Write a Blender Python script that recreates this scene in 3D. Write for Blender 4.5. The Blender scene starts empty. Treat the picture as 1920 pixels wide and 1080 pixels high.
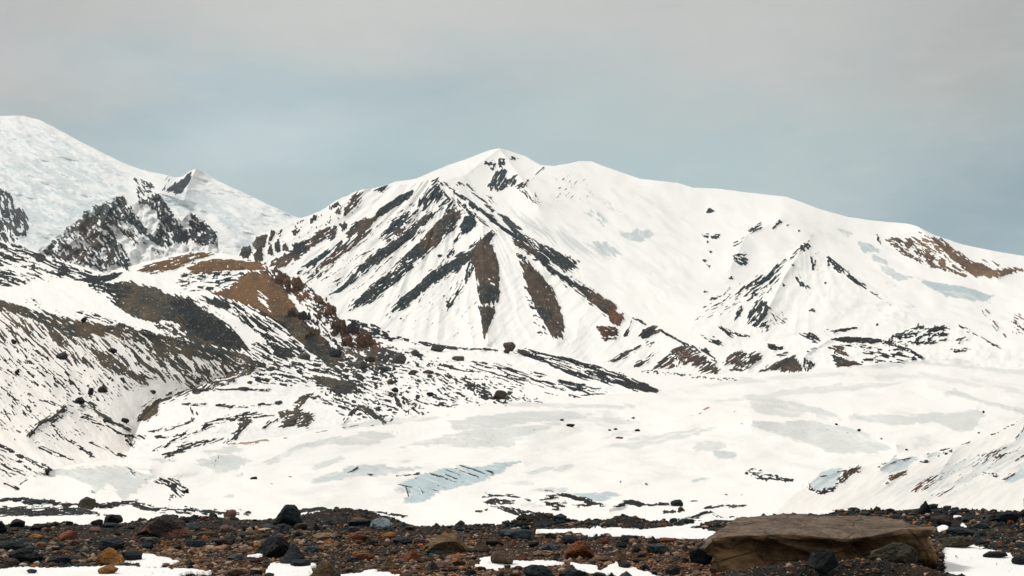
import bpy, bmesh, math, random
import numpy as np
from mathutils import Vector

# ------------------------------------------------------------------ basics
C = bpy.data.collections.new('Scene'); bpy.context.scene.collection.children.link(C)
F = 2667.0; HZ = 800.0; EYE = 1.6
PITCH = math.atan(260 / F)
cp, sp_ = math.cos(PITCH), math.sin(PITCH)
R = math.radians

def ray(px, py):
    """direction per metre of forward distance through a point of the view"""
    dx = (np.asarray(px, float) - 960) / F
    dz = -(np.asarray(py, float) - 540) / F
    y = cp - dz * sp_
    z = sp_ + dz * cp
    return dx / y, z / y
def world(px, py, D):
    a, b = ray(px, py)
    return a * D, D + 0 * a, EYE + b * D
def topix(x, y, z):
    x = np.asarray(x, float); y = np.asarray(y, float); z = np.asarray(z, float) - EYE
    f = y * cp + z * sp_; u = -y * sp_ + z * cp
    return 960 + F * x / f, 540 - F * u / f

# ------------------------------------------------------------------ noise
def _h(ix, iy, seed):
    n = (ix.astype(np.int64) * 374761393 + iy.astype(np.int64) * 668265263 + seed * 2246822519) & 0xffffffff
    n = ((n ^ (n >> 13)) * 1274126177) & 0xffffffff
    n = (n ^ (n >> 16)) & 0xffffff
    return n.astype(np.float64) / 16777215.0
def vn(x, y, seed=0):
    ix = np.floor(x); iy = np.floor(y); fx = x - ix; fy = y - iy
    fx = fx * fx * fx * (fx * (fx * 6 - 15) + 10); fy = fy * fy * fy * (fy * (fy * 6 - 15) + 10)
    a = _h(ix, iy, seed); b = _h(ix + 1, iy, seed); c = _h(ix, iy + 1, seed); d = _h(ix + 1, iy + 1, seed)
    return (a + (b - a) * fx) * (1 - fy) + (c + (d - c) * fx) * fy
def fbm(x, y, seed=0, octv=4, gain=.5):
    s = 0; a = 1; t = 0
    for k in range(octv):
        s = s + a * vn(x + 17.3 * k, y - 9.1 * k, seed + k * 7); t += a; a *= gain; x = x * 2.03; y = y * 2.03
    return s / t
def uni(n, sig=.17):
    return 1 / (1 + np.exp(-1.702 * (n - .5) / sig))
def vn3(p, seed=0):
    ip = np.floor(p); f = p - ip; f = f * f * (3 - 2 * f)
    out = 0
    for dz in (0, 1):
        for dy in (0, 1):
            for dx in (0, 1):
                hsh = _h(ip[:, 0] + dx, ip[:, 1] + dy + (ip[:, 2] + dz) * 157.0, seed)
                w = (f[:, 0] if dx else 1 - f[:, 0]) * (f[:, 1] if dy else 1 - f[:, 1]) * (f[:, 2] if dz else 1 - f[:, 2])
                out = out + hsh * w
    return out
def fbm3(p, seed=0, o=3):
    s = 0; a = 1; t = 0
    for k in range(o):
        s = s + a * vn3(p + 3.7 * k, seed + k); t += a; a *= .5; p = p * 2.1
    return s / t

# ------------------------------------------------------------------ maps of bare rock and bare ice lying on the snow; the ice map also holds painted shading
SC = 1.05
X0, Y0 = -64, 180
W_, H_ = int((1984 + 64) * SC), int((1100 - 180) * SC)
MASK = np.zeros((H_, W_), np.float32); COL = np.zeros((H_, W_, 3), np.float32); ICE = np.zeros((H_, W_), np.float32)
PAL = dict(D=((.008, .022, .029), (.022, .029, .030)), B=((.085, .055, .034), (.020, .025, .026)), O=((.16, .082, .028), (.11, .058, .024)),
           G=((.085, .063, .037), (.024, .028, .026)), R=((.12, .045, .02), (.042, .022, .014)), T=((.25, .155, .09), (.12, .07, .04)),
           K=((.004, .009, .011), (.012, .014, .013)), P=((.5, .33, .28), (.4, .25, .2)))
def blur(a, r):
    r = max(1, int(r))
    for _ in range(2):
        for ax in (0, 1):
            p = np.pad(a, [(r + 1, r) if i == ax else (0, 0) for i in (0, 1)], mode='edge')
            c = np.cumsum(p, axis=ax)
            a = (c[2 * r + 1:] - c[:-2 * r - 1]) / (2 * r + 1) if ax == 0 else (c[:, 2 * r + 1:] - c[:, :-2 * r - 1]) / (2 * r + 1)
    return a
def polymask(P, xs, ys):
    m = np.zeros((len(ys), len(xs)), bool)
    X, Y = np.meshgrid(xs, ys)
    n = len(P)
    for i in range(n):
        x1, y1 = P[i]; x2, y2 = P[(i + 1) % n]
        if y1 == y2: continue
        c = ((Y > y1) != (Y > y2)) & (X < (x2 - x1) * (Y - y1) / (y2 - y1) + x1)
        m ^= c
    return m
_seed = [1]; _LS = 1.
def feat(P, col='D', d=1., ang=40, ls=(16, 3), soft=3, op='rock', sharp=.16, canvas=None):
    """one patch: outline, rock kind, share of it that is bare, direction and size of the streaks"""
    _seed[0] += 1; sd = _seed[0]
    if op != 'ice': ls = (ls[0] * 1.0 * _LS, ls[1] * .78)
    P = [(float(a), float(b)) for a, b in P]
    x0 = min(p[0] for p in P) - 4 * soft - 4; x1 = max(p[0] for p in P) + 4 * soft + 4
    y0 = min(p[1] for p in P) - 4 * soft - 4; y1 = max(p[1] for p in P) + 4 * soft + 4
    i0 = max(0, int((x0 - X0) * SC)); i1 = min(W_, int((x1 - X0) * SC) + 1)
    j0 = max(0, int((y0 - Y0) * SC)); j1 = min(H_, int((y1 - Y0) * SC) + 1)
    if i1 - i0 < 2 or j1 - j0 < 2: return
    xs = X0 + np.arange(i0, i1) / SC; ys = Y0 + np.arange(j0, j1) / SC
    X, Y = np.meshgrid(xs, ys)
    ca, sa = math.cos(R(ang)), math.sin(R(ang))
    U0 = X * ca + Y * sa; V0 = -X * sa + Y * ca
    w1 = (.6 * vn(U0 / (ls[0] * 2.5), V0 / (ls[1] * .8), sd + 50) + .4 * vn(U0 / ls[0], V0 / (ls[1] * .45), sd + 60) - .5) * 2 * min(ls[0] * .55, soft * 4.5)
    w2 = (fbm(X / 9, Y / 9, sd + 90, 3) - .5) * 2 * min(4, soft * 1.1)
    wx = w1 * ca - w2 * sa; wy = w1 * sa + w2 * ca
    S = polymask(P, xs, ys).astype(float)
    S = blur(S, soft * SC)
    # push the outline about a little so that it is never ruled
    I = np.clip(np.round((X + wx - xs[0]) * SC).astype(int), 0, len(xs) - 1); J = np.clip(np.round((Y + wy - ys[0]) * SC).astype(int), 0, len(ys) - 1)
    S = S[J, I]
    U = (X * ca + Y * sa); V = (-X * sa + Y * ca) + (fbm(X / 60, Y / 60, sd + 3, 2) - .5) * 14
    n = .5 * vn(U / ls[0], V / ls[1], sd) + .35 * vn(U / ls[0] * 2.7, V / ls[1] * 1.9, sd + 11) + .15 * vn(X / 1.9, Y / 1.7, sd + 5)
    n = uni(n, .16)
    dd = d * 1.08 if d > .9 else d
    if op == 'rock': n = n + .9 * (vn(U / 3.5, V / 1.9, sd + 71) > .955)
    m = np.clip(.5 + (dd * np.clip(S * 1.15, 0, 1) - n) / sharp, 0, 1) * (S > .04)
    sl = (slice(j0, j1), slice(i0, i1))
    if op == 'snow':
        MASK[sl] *= (1 - m); return
    if op == 'ice':
        ICE[sl] = np.maximum(ICE[sl], m * (col if not isinstance(col, str) else .5)); return
    c1, c2 = PAL[col]
    t = np.clip((fbm(X / 35, Y / 35, sd + 31, 4) - .5) * 3.5 + .5, 0, 1)[..., None]
    c = np.array(c1) * (1 - t) + np.array(c2) * t
    COL[sl] = COL[sl] * (1 - m[..., None]) + c * m[..., None]
    MASK[sl] = np.maximum(MASK[sl], m)
def line(P, w, *a, **k):
    P = [np.array(p, float) for p in P]; n = len(P)
    if not isinstance(w, (list, tuple)): w = [w] * n
    if len(w) != n: w = list(np.interp(np.linspace(0, 1, n), np.linspace(0, 1, len(w)), w))
    L, Rr = [], []
    for i, p in enumerate(P):
        t = P[min(i + 1, n - 1)] - P[max(i - 1, 0)]; t = t / (np.linalg.norm(t) + 1e-6)
        q = np.array((-t[1], t[0])) * max(.35, w[i] / 2 + .4)
        L.append(p + q); Rr.append(p - q)
    if 'ang' not in k:
        t = P[-1] - P[0]; k['ang'] = math.degrees(math.atan2(t[1], t[0]))
    k.setdefault('soft', max(1, min(4, max(w) / 4)))
    feat(L + Rr[::-1], *a, **k)
def ice(P, a=.55, d=1., ang=15, ls=(22, 5), soft=3): feat(P, a, min(d, .93),  ang, ls, soft, op='ice', sharp=.7)
def dots(L, col='K'):
    for x, y, w, h in L:
        feat([(x - w / 2, y + h / 4), (x - w / 4, y - h / 2), (x + w / 4, y - h / 3), (x + w / 2, y + h / 4), (x, y + h / 2)], col, .95, 15, (6, 3), 1)

# ---- far snow dome and left peaks; dome ice deepened to paint in shading bands
for q, a_ in (([(-60, 290), (60, 285), (170, 320), (240, 360), (210, 400), (100, 425), (-60, 420)], .95), ([(-60, 235), (60, 235), (160, 285), (250, 330), (200, 330), (80, 290), (-60, 280)], .8), ([(30, 425), (130, 395), (180, 400), (90, 470), (50, 460)], .95), ([(300, 372), (400, 350), (440, 400), (480, 430), (470, 460), (400, 410)], .95), ([(400, 350), (540, 405), (560, 425), (470, 420)], .7)):
    ice(q, a_ * .8, .34, 18, (22, 6), 6)
    ice(q, .22, .5, 8, (46, 12), 8)
ice([(0, 300), (60, 300), (130, 312), (190, 345), (220, 370), (190, 400), (120, 420), (60, 420), (30, 380), (0, 350)], .6, .6, 22, (34, 7), 8)
ice([(20, 240), (120, 258), (200, 300), (215, 325), (140, 310), (40, 280)], .4, .4, 25, (36, 6), 8)
ice([(30, 425), (130, 400), (170, 405), (120, 440), (80, 465), (50, 455)], .6, .7, 10, (30, 7), 6)
ice([(300, 372), (400, 360), (430, 400), (460, 430), (470, 455), (440, 440), (400, 400), (340, 395)], .55, .8, 30, (24, 8), 6)
ice([(440, 455), (475, 442), (490, 455), (478, 468), (448, 468)], .7, .85, 10, (14, 5), 3)
ice([(380, 345), (430, 360), (520, 400), (540, 412), (470, 395), (400, 370)], .35, .5, 25, (30, 6), 6)
feat([(-60, 350), (0, 357), (17, 363), (30, 387), (50, 400), (52, 433), (32, 450), (17, 453), (-60, 448)], 'D', .78, 60, (14, 4), 3)
feat([(250, 335), (267, 337), (290, 347), (287, 353), (267, 370), (257, 377), (260, 350)], 'D', .62, 50, (10, 3), 2)
feat([(305, 333), (330, 333), (325, 352), (305, 358)], 'D', .3, 120, (12, 3), 2)
feat([(361, 319), (357, 335), (341, 363), (313, 359), (330, 345), (347, 331)], 'D', .97, 130, (14, 3), 1)
feat([(173, 390), (200, 378), (230, 369), (247, 393), (260, 413), (277, 433), (320, 462), (300, 463), (267, 438), (240, 418), (200, 417), (185, 410)], 'D', .80, 50, (9, 4), 2.5)
feat([(258, 378), (297, 363), (320, 397), (353, 440), (355, 460), (327, 455), (300, 415), (283, 387)], 'D', .80, 70, (9, 4), 2)
feat([(300, 420), (330, 455), (320, 463), (290, 440)], 'D', .6, 60, (12, 4), 2)
feat([(358, 397), (380, 413), (407, 437), (403, 457), (383, 462), (357, 447), (353, 417)], 'D', .84, 40, (8, 4.5), 2)
feat([(160, 398), (205, 408), (215, 440), (216, 483), (200, 510), (167, 497), (73, 480), (100, 450), (133, 423)], 'B', .70, 40, (10, 5), 3)
feat([(120, 440), (150, 432), (165, 455), (140, 465)], 'B', .6, 50, (10, 5), 4, op='snow')
feat([(208, 430), (233, 470), (249, 495), (235, 506), (205, 490)], 'D', .68, 60, (12, 4), 2)
feat([(200, 413), (217, 408), (233, 427), (265, 462), (257, 465), (220, 430)], 'R', .42, 48, (16, 3), 3)
feat([(225, 420), (260, 440), (330, 480), (290, 480), (240, 450)], 'D', .16, 48, (10, 2), 4)
# ---- rear massif
for q, a_, d_, an in (([(960, 330), (1150, 320), (1300, 400), (1350, 560), (1200, 600), (1050, 450)], .24, .34, 38), ([(1300, 370), (1500, 390), (1700, 440), (1800, 560), (1600, 560), (1400, 480)], .22, .3, 30),
                      ([(1500, 560), (1900, 560), (1984, 640), (1700, 640)], .24, .34, 15), ([(840, 320), (920, 300), (900, 380), (860, 370)], .24, .4, 60), ([(560, 560), (760, 450), (900, 600), (1100, 640), (900, 660), (640, 600)], .16, .3, 40)):
    ice(q, a_, d_, an, (44, 9), 14)  # faint shading of bowl and flank, painted into the snow as ice tint
line([(911, 311), (918, 304), (928, 309), (920, 318)], 8, 'D', .8, ang=60, ls=(6, 4))
feat([(934, 296), (947, 297), (944, 313), (935, 313)], 'D', .8, 60, (6, 4), 1.5)
feat([(958, 291), (974, 294), (970, 303), (957, 300)], 'D', .62, 20, (6, 3), 1.5)
feat([(925, 325), (951, 314), (949, 340), (929, 357), (914, 352)], 'D', .8, 120, (12, 3), 2)
feat([(975, 322), (964, 345), (940, 357), (920, 357), (948, 342)], 'D', .9, 130, (12, 3), 2)
feat([(991, 334), (975, 344), (960, 353), (988, 352)], 'R', .65, 150, (8, 3), 2)
line([(1022, 316), (1008, 325), (985, 340)], 5, 'B', .3)
feat([(968, 355), (1000, 352), (1015, 385), (990, 375)], 'D', .34, 52, (14, 2), 3)
feat([(1040, 345), (1075, 320), (1110, 330), (1125, 360), (1080, 375), (1040, 365)], 'P', .10, 140, (20, 3), 7)
ice([(905, 378), (960, 400), (1020, 425), (1085, 440), (1125, 470), (1100, 480), (1050, 460), (980, 425), (930, 400)], .42, .85, 42, (60, 3), 8)
ice([(1158, 437), (1217, 429), (1223, 443), (1200, 454), (1170, 446)], .75, .85, 10, (10, 5), 2)
ice([(1112, 455), (1135, 455), (1162, 475), (1150, 482), (1120, 474)], .75, .85, 40, (20, 3), 2)
ice([(1088, 391), (1120, 398), (1140, 415), (1135, 426), (1108, 405)], .85, .65, 30, (10, 3), 2)
ice([(1130, 375), (1160, 385), (1165, 400), (1140, 392)], .35, .6, 30, (10, 5), 3)
dots([(1331, 395, 15, 9)], 'D')
for q in ([(1315, 439), (1330, 439), (1328, 446), (1318, 445)], [(1331, 443), (1345, 438), (1352, 441), (1345, 447), (1333, 447)], [(1326, 466), (1338, 470), (1331, 475)], [(1318, 486), (1330, 487), (1322, 493)]):
    feat(q, 'D', .8, 0, (6, 3), 1)
dots([(1329, 498, 6, 5), (1328, 455, 3, 5), (1372, 521, 8, 5), (1322, 548, 9, 4), (1337, 560, 13, 6), (1523, 581, 12, 7), (1645, 608, 6, 6), (1497, 432, 4, 3)], 'D')
line([(1427, 422), (1403, 435)], 8, 'D', .6)
line([(1447, 428), (1463, 414), (1479, 425)], 4.5, 'D', .5, ang=130)
line([(1374, 459), (1395, 450)], 8, 'D', .45)
feat([(1373, 480), (1400, 473), (1403, 490), (1390, 503), (1380, 492)], 'D', .55, 25, (8, 3), 2)
line([(1510, 457), (1478, 487), (1447, 512)], [5, 8], 'D', .62)
line([(1510, 457), (1524, 466), (1538, 478)], 5, 'D', .6)
feat([(1500, 458), (1518, 458), (1517, 474), (1505, 472)], 'D', .5, 60, (5, 3), 2)
feat([(1373, 553), (1420, 520), (1450, 498), (1464, 517), (1445, 545), (1397, 563)], 'D', .62, 142, (20, 3), 3)
feat([(1290, 600), (1340, 560), (1400, 520), (1420, 530), (1380, 580), (1330, 600)], 'D', .17, 145, (16, 2.5), 5)
feat([(1427, 560), (1441, 573), (1435, 593), (1442, 623), (1400, 607), (1407, 577)], 'D', .72, 130, (10, 4), 2.5)
feat([(1385, 578), (1396, 575), (1385, 597), (1376, 598)], 'D', .8, 120, (10, 3), 1.5)
feat([(1440, 570), (1475, 590), (1480, 612), (1445, 610)], 'D', .24, 35, (12, 2), 3)
feat([(1519, 480), (1527, 484), (1531, 508), (1522, 506)], 'D', .62, 80, (8, 3), 2)
line([(1492, 518), (1503, 528), (1514, 543)], 11, 'D', .35)
line([(1551, 483), (1580, 508), (1607, 530), (1635, 547)], [9, 8, 7, 4], 'D', .85)
line([(1635, 547), (1673, 573)], [3, 1.5], 'D', .7)
feat([(1553, 485), (1556, 500), (1549, 500)], 'D', .7, 90, (5, 3), 1)
dots([(1548, 530, 6, 5), (1487, 496, 6, 4), (1461, 500, 7, 6), (1469, 533, 8, 6)], 'D')
feat([(1650, 446), (1693, 446), (1747, 446), (1765, 460), (1782, 493), (1825, 524), (1793, 512), (1747, 502), (1697, 480)], 'T', .55, 30, (12, 3), 2.5)
feat([(1660, 450), (1720, 455), (1780, 500), (1730, 492)], 'B', .3, 35, (10, 3), 3)
feat([(1747, 447), (1767, 449), (1820, 489), (1862, 505), (1915, 502), (1917, 508), (1863, 521), (1827, 519), (1780, 482)], 'T', .9, 40, (16, 3), 1.5)
feat([(1828, 482), (1850, 488), (1880, 500), (1850, 503)], 'T', .4, 30, (12, 3), 2.5)
line([(1647, 438), (1649, 455)], 6, 'D', .55)
feat([(1720, 430), (1770, 455), (1740, 450)], 'T', .3, 40, (10, 2), 2)
ice([(1603, 452), (1633, 458), (1651, 474), (1620, 471)], .8, 1., 30, (14, 5), 2)
ice([(1630, 477), (1660, 486), (1661, 496), (1640, 488)], .7, 1., 30, (14, 5), 2)
ice([(1650, 498), (1687, 513), (1723, 522), (1683, 524), (1660, 512)], .6, .95, 20, (20, 4), 2)
ice([(1723, 525), (1800, 539), (1865, 556), (1853, 566), (1780, 558)], .9, 1., 12, (24, 4), 2)
ice([(1565, 425), (1599, 439), (1585, 440)], .6, .9, 30, (10, 4), 2)
ice([(1648, 520), (1690, 540), (1680, 542)], .4, .9, 30, (14, 4), 3)
ice([(1690, 560), (1718, 578), (1705, 574)], .5, .9, 40, (14, 4), 2)
line([(1837, 572), (1860, 600), (1884, 632)], [6, 10, 6], 'T', .42)
feat([(1895, 585), (1984, 600), (1984, 632), (1900, 622)], 'T', .36, 30, (10, 3), 4)
# ---- low hills under the right peak
feat([(1493, 621), (1525, 626), (1541, 640), (1528, 643), (1508, 633)], 'K', .78, 20, (12, 3), 1.5)
line([(1540, 620), (1567, 620), (1605, 615)], [4, 7, 4], 'K', .75)
feat([(1547, 637), (1580, 632), (1630, 632), (1658, 640), (1633, 644), (1580, 642)], 'K', .92, 4, (18, 3), 1.2)
feat([(1560, 642), (1640, 645), (1620, 655), (1575, 655)], 'K', .3, 8, (14, 2), 2)
line([(1657, 640), (1700, 655), (1730, 672)], [7, 5, 2], 'K', .8)
feat([(1436, 645), (1467, 650), (1470, 656), (1443, 654)], 'K', .92, 5, (12, 3), 1)
line([(1450, 662), (1465, 667), (1475, 660)], 5, 'K', .6)
feat([(1548, 648), (1580, 650), (1595, 671), (1563, 662)], 'B', .8, 30, (10, 3), 1.2)
feat([(1558, 663), (1587, 673), (1620, 684), (1568, 688)], 'B', .95, 15, (16, 3), 1.2)
line([(1530, 655), (1500, 660), (1480, 664)], 4, 'K', .55)
feat([(1353, 682), (1378, 660), (1420, 659), (1429, 670), (1397, 694), (1375, 682)], 'B', .85, 145, (18, 3), 2)
feat([(1427, 692), (1453, 680), (1492, 664), (1470, 694), (1420, 697)], 'B', .88, 150, (18, 3), 1.5)
feat([(1461, 697), (1480, 675), (1497, 675), (1504, 696)], 'B', .97, 120, (18, 3), 1.2)
feat([(1508, 666), (1528, 684), (1513, 699), (1506, 690)], 'K', .65, 110, (10, 3), 1.5)
feat([(1367, 696), (1380, 688), (1394, 696)], 'B', .98, 0, (10, 3), 1)
feat([(1310, 626), (1345, 632), (1356, 646), (1348, 649), (1320, 638)], 'K', .5, 30, (12, 3), 2)
line([(1347, 613), (1362, 622), (1375, 636)], [5, 9], 'K', .68)
line([(1367, 622), (1405, 632)], 3, 'K', .6)
line([(1203, 697), (1260, 700), (1310, 708), (1380, 711)], 4.5, 'K', .38, ls=(5, 3))
feat([(1660, 634), (1713, 613), (1780, 610), (1775, 643), (1713, 648), (1680, 648)], 'K', .5, 165, (8, 3), 2.5)
feat([(1742, 617), (1772, 609), (1773, 620), (1747, 622)], 'K', .95, 0, (10, 3), 1)
feat([(1790, 638), (1817, 626), (1812, 640), (1795, 644)], 'B', .6, 160, (10, 3), 2)
line([(1797, 610), (1830, 628), (1877, 654)], [2, 4, 2], 'K', .7)
feat([(1613, 657), (1680, 650), (1727, 670), (1690, 683), (1620, 680)], 'K', .3, 8, (14, 3), 4)
feat([(1780, 653), (1820, 655), (1810, 662), (1785, 660)], 'K', .55, 5, (10, 3), 2)
feat([(1716, 612), (1723, 605), (1723, 613), (1718, 617)], 'R', .9, 90, (6, 3), 1)
# foot of the main ridge
feat([(1267, 651), (1290, 648), (1327, 673), (1357, 697), (1313, 697), (1297, 680), (1267, 690), (1225, 689)], 'B', .86, 150, (18, 3), 2)
feat([(1266, 672), (1285, 668), (1290, 690), (1270, 692)], 'B', .6, 100, (10, 3), 3, op='snow')
feat([(1207, 617), (1227, 611), (1241, 621), (1213, 633), (1196, 633)], 'B', .95, 150, (12, 3), 1.5)
line([(1240, 620), (1267, 637), (1293, 650)], 4, 'K', .85)
line([(1293, 650), (1325, 662), (1345, 682)], [8, 10, 4], 'B', .5)
line([(1140, 680), (1170, 666), (1200, 649)], [5, 9, 6], 'B', .8)
line([(1185, 688), (1210, 675), (1236, 659)], [4, 8, 5], 'B', .68)
line([(1187, 602), (1171, 632)], 5, 'K', .65)
line([(1183, 594), (1210, 607)], 3, 'K', .85)
feat([(1117, 610), (1157, 615), (1160, 633), (1132, 641)], 'R', .82, 15, (10, 3), 1.8)
feat([(1195, 632), (1225, 640), (1235, 650), (1205, 645)], 'K', .3, 150, (10, 3), 2)
_LS = 1.2
# ---- main pyramid
B2 = 'B'
feat([(818, 334), (831, 360), (824, 378), (797, 390), (779, 386), (800, 357)], 'D', .84, 130, (24, 3), 2)
feat([(781, 354), (767, 372), (727, 399), (698, 410), (712, 390), (747, 367)], 'D', 0.97, 143, (24, 3), 1.8)
feat([(727, 347), (718, 362), (696, 358), (712, 352)], 'D', 0.87, 150, (12, 3), 1.5)
feat([(685, 358), (667, 387), (647, 403), (641, 394), (665, 366)], 'B', 0.78, 130, (12, 3), 2)
feat([(709, 405), (694, 428), (653, 445), (645, 438), (673, 412)], 'B', 0.92, 145, (8, 4), 2)
feat([(632, 425), (628, 447), (602, 454), (582, 468), (535, 502), (497, 497), (540, 473), (587, 440), (610, 427)], 'B', 0.88, 148, (10, 4), 2)
line([(693, 430), (640, 470), (590, 515), (576, 532)], [10, 16, 10, 5], 'B', 0.80)
line([(640, 455), (557, 512)], 6, 'D', 0.72)
line([(600, 490), (575, 513), (560, 520)], 5, 'D', 0.50)
line([(779, 388), (757, 410), (735, 435), (712, 449)], [14, 14, 18, 6], 'D', 0.78)
line([(800, 400), (773, 437), (720, 473), (690, 497)], [10, 16, 16, 12], 'B', 0.92)
line([(690, 497), (650, 532), (618, 556)], [12, 10, 5], 'D', 0.78)
line([(860, 396), (833, 427), (800, 460), (767, 487)], [18, 26, 24, 18], 'B', 0.97)
line([(767, 487), (735, 520), (700, 550), (652, 579)], [20, 24, 20, 8], 'D', 0.88)
feat([(840, 375), (856, 385), (850, 405), (835, 395)], 'D', 0.72, 130, (10, 3), 2)
line([(840, 372), (815, 395), (800, 415)], 7, 'D', 0.72)
feat([(887, 401), (895, 423), (868, 443), (862, 427), (872, 405)], 'D', 0.97, 120, (12, 3), 1.8)
line([(868, 440), (845, 470), (825, 490)], [12, 8, 4], 'D', 0.50)
feat([(855, 378), (890, 385), (900, 400), (880, 408)], 'D', 0.45, 60, (8, 3), 3)
line([(922, 437), (905, 455), (880, 480)], [16, 12, 12], 'D', 0.97)
line([(880, 480), (817, 517), (767, 557), (736, 583)], [18, 20, 16, 6], 'D', 0.96)
feat([(878, 480), (902, 450), (920, 456), (934, 493), (938, 543), (934, 567), (900, 570), (896, 527), (889, 500)], 'B', 0.97, 80, (26, 4), 2)
feat([(912, 520), (925, 520), (932, 535), (915, 530)], 'B', 0.40, 30, (8, 3), 2, op='snow')
feat([(897, 573), (927, 572), (929, 588), (912, 625), (907, 637), (903, 602)], 'B', 0.97, 90, (12, 4), 1.5)
line([(882, 493), (873, 520), (847, 560), (841, 580)], [10, 12, 10, 6], 'D', 0.48)
feat([(977, 493), (985, 492), (998, 499), (1033, 537), (1051, 577), (1058, 612), (1056, 634), (1040, 636), (1016, 600), (988, 545)], 'B', 0.97, 65, (16, 4), 2.2)
feat([(985, 545), (1008, 590), (1030, 632), (1010, 625), (990, 570)], 'D', 0.38, 30, (8, 3), 3)
feat([(968, 472), (985, 480), (985, 496), (975, 492)], 'D', 0.50, 60, (8, 3), 2)
line([(820, 335), (860, 365), (905, 395), (940, 425), (985, 460), (1030, 497)], [4, 6, 7, 6, 7, 6], 'D', 0.84)
feat([(930, 394), (957, 410), (987, 440), (1007, 453), (1050, 473), (1085, 493), (1080, 505), (1060, 508), (1017, 482), (973, 447)], 'D', 0.90, 40, (26, 3), 2)
line([(965, 450), (1000, 475), (1033, 507), (1083, 537), (1120, 563), (1152, 586)], [8, 9, 10, 12, 20, 26], 'B', 0.97)
feat([(1140, 578), (1168, 588), (1171, 596), (1163, 611), (1142, 603)], 'R', 0.97, 50, (10, 3), 1.5)
line([(855, 347), (872, 345), (900, 372), (925, 397)], [4, 6, 5, 4], 'D', 0.72)
feat([(820, 350), (860, 375), (920, 420), (960, 452), (900, 420), (850, 385)], 'D', 0.28, 42, (22, 2), 3)
feat([(900, 360), (925, 370), (945, 395), (915, 378)], 'D', 0.30, 45, (14, 2), 2)
_LS = 1.
# crags along its left ridge
for q in ([(448, 478), (456, 465), (470, 459), (474, 474), (462, 487)], [(474, 458), (484, 441), (500, 438), (497, 463), (484, 472)], [(503, 446), (511, 431), (517, 440), (508, 450)],
          [(476, 480), (485, 466), (496, 478), (492, 492), (480, 492)], [(503, 463), (510, 455), (511, 480), (502, 478)], [(514, 460), (522, 448), (526, 470), (516, 472)], [(530, 462), (536, 455), (541, 470), (531, 472)],
          [(546, 458), (560, 455), (565, 460), (550, 466)], [(636, 420), (648, 415), (652, 425), (642, 433)], [(630, 393), (637, 391), (638, 402), (631, 402)], [(546, 432), (553, 429), (557, 438), (550, 441)], [(521, 434), (528, 431), (527, 436)],
          [(590, 402), (596, 405), (585, 420), (580, 415)], [(556, 416), (570, 412), (566, 418)], [(620, 392), (640, 385), (634, 378), (615, 390)], [(785, 415), (795, 408), (802, 412), (790, 425)], [(735, 428), (760, 425), (750, 440), (738, 440)],
          [(812, 425), (822, 415), (828, 424), (815, 432)]):
    feat(q, 'B', .92, 80, (7, 4), 1.2)
feat([(470, 450), (560, 420), (640, 385), (690, 360), (660, 400), (600, 430), (540, 465), (500, 485)], 'D', .14, 120, (8, 4), 4)
feat([(560, 500), (700, 410), (800, 370), (860, 400), (740, 520), (620, 560)], 'D', .12, 143, (24, 2), 8)
feat([(740, 520), (860, 470), (900, 560), (890, 640), (700, 600)], 'D', .07, 130, (14, 2), 8)
dots([(682, 473, 4, 4), (680, 553, 6, 4), (760, 450, 9, 6), (840, 480, 6, 8), (842, 570, 10, 14), (826, 480, 7, 6), (776, 553, 9, 8), (704, 550, 9, 8), (750, 597, 3, 3), (1085, 490, 5, 6)], 'K')
# ---- dark slope behind on the far left
feat([(-60, 447), (0, 453), (20, 457), (77, 477), (133, 500), (190, 518), (178, 524), (140, 521), (100, 517), (50, 492), (27, 490), (-60, 470)], 'K', .72, 20, (18, 3), 2)
feat([(-60, 500), (0, 506), (20, 510), (52, 532), (13, 534), (-60, 525)], 'K', .78, 20, (14, 3), 2)
feat([(-60, 475), (27, 490), (80, 505), (120, 522), (60, 524), (-60, 500)], 'K', .36, 25, (14, 3), 4)
feat([(137, 524), (167, 519), (200, 515), (231, 508), (228, 514), (207, 528), (180, 533)], 'K', .92, -8, (14, 3), 1.2)
# ---- brown hill
feat([(255, 508), (287, 492), (350, 476), (404, 474), (367, 491), (320, 507), (273, 513)], 'O', .86, -14, (18, 3), 2)
feat([(353, 498), (400, 486), (483, 491), (500, 508), (450, 504), (367, 514), (355, 508)], 'O', .92, 0, (18, 3), 2)
feat([(333, 515), (453, 505), (470, 530), (400, 545), (340, 545)], 'K', .36, -6, (16, 3), 4)
feat([(393, 553), (443, 533), (457, 510), (498, 511), (533, 543), (550, 570), (570, 600), (597, 627), (637, 675), (613, 684), (570, 645), (520, 600), (467, 572), (427, 561)], 'O', 1., 40, (20, 4), 2)
feat([(520, 590), (560, 600), (600, 640), (637, 678), (612, 684), (560, 640)], 'G', .95, 42, (30, 4), 4)
feat([(475, 540), (492, 548), (505, 565), (505, 583), (488, 570)], 'O', .45, 45, (10, 2.5), 2, op='snow')
feat([(343, 556), (393, 556), (430, 567), (467, 573), (520, 600), (547, 627), (567, 653), (582, 675), (517, 656), (480, 622), (433, 585), (400, 574), (353, 561)], 'K', .55, 36, (20, 3), 2.5)
feat([(380, 562), (425, 562), (432, 580), (405, 577)], 'K', .85, 20, (10, 3), 2)
feat([(508, 645), (547, 655), (552, 670), (520, 670)], 'K', .95, 30, (10, 3), 2)
feat([(470, 640), (510, 645), (560, 680), (500, 690), (470, 670)], 'K', .5, 30, (16, 3), 3)
feat([(490, 498), (520, 503), (560, 528), (585, 543), (602, 563), (622, 580), (642, 603), (655, 612), (682, 622), (702, 635), (717, 656), (705, 668), (664, 655), (632, 625), (602, 603), (570, 573), (532, 543), (505, 520)], 'R', .68, 50, (8, 5), 2)
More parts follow.
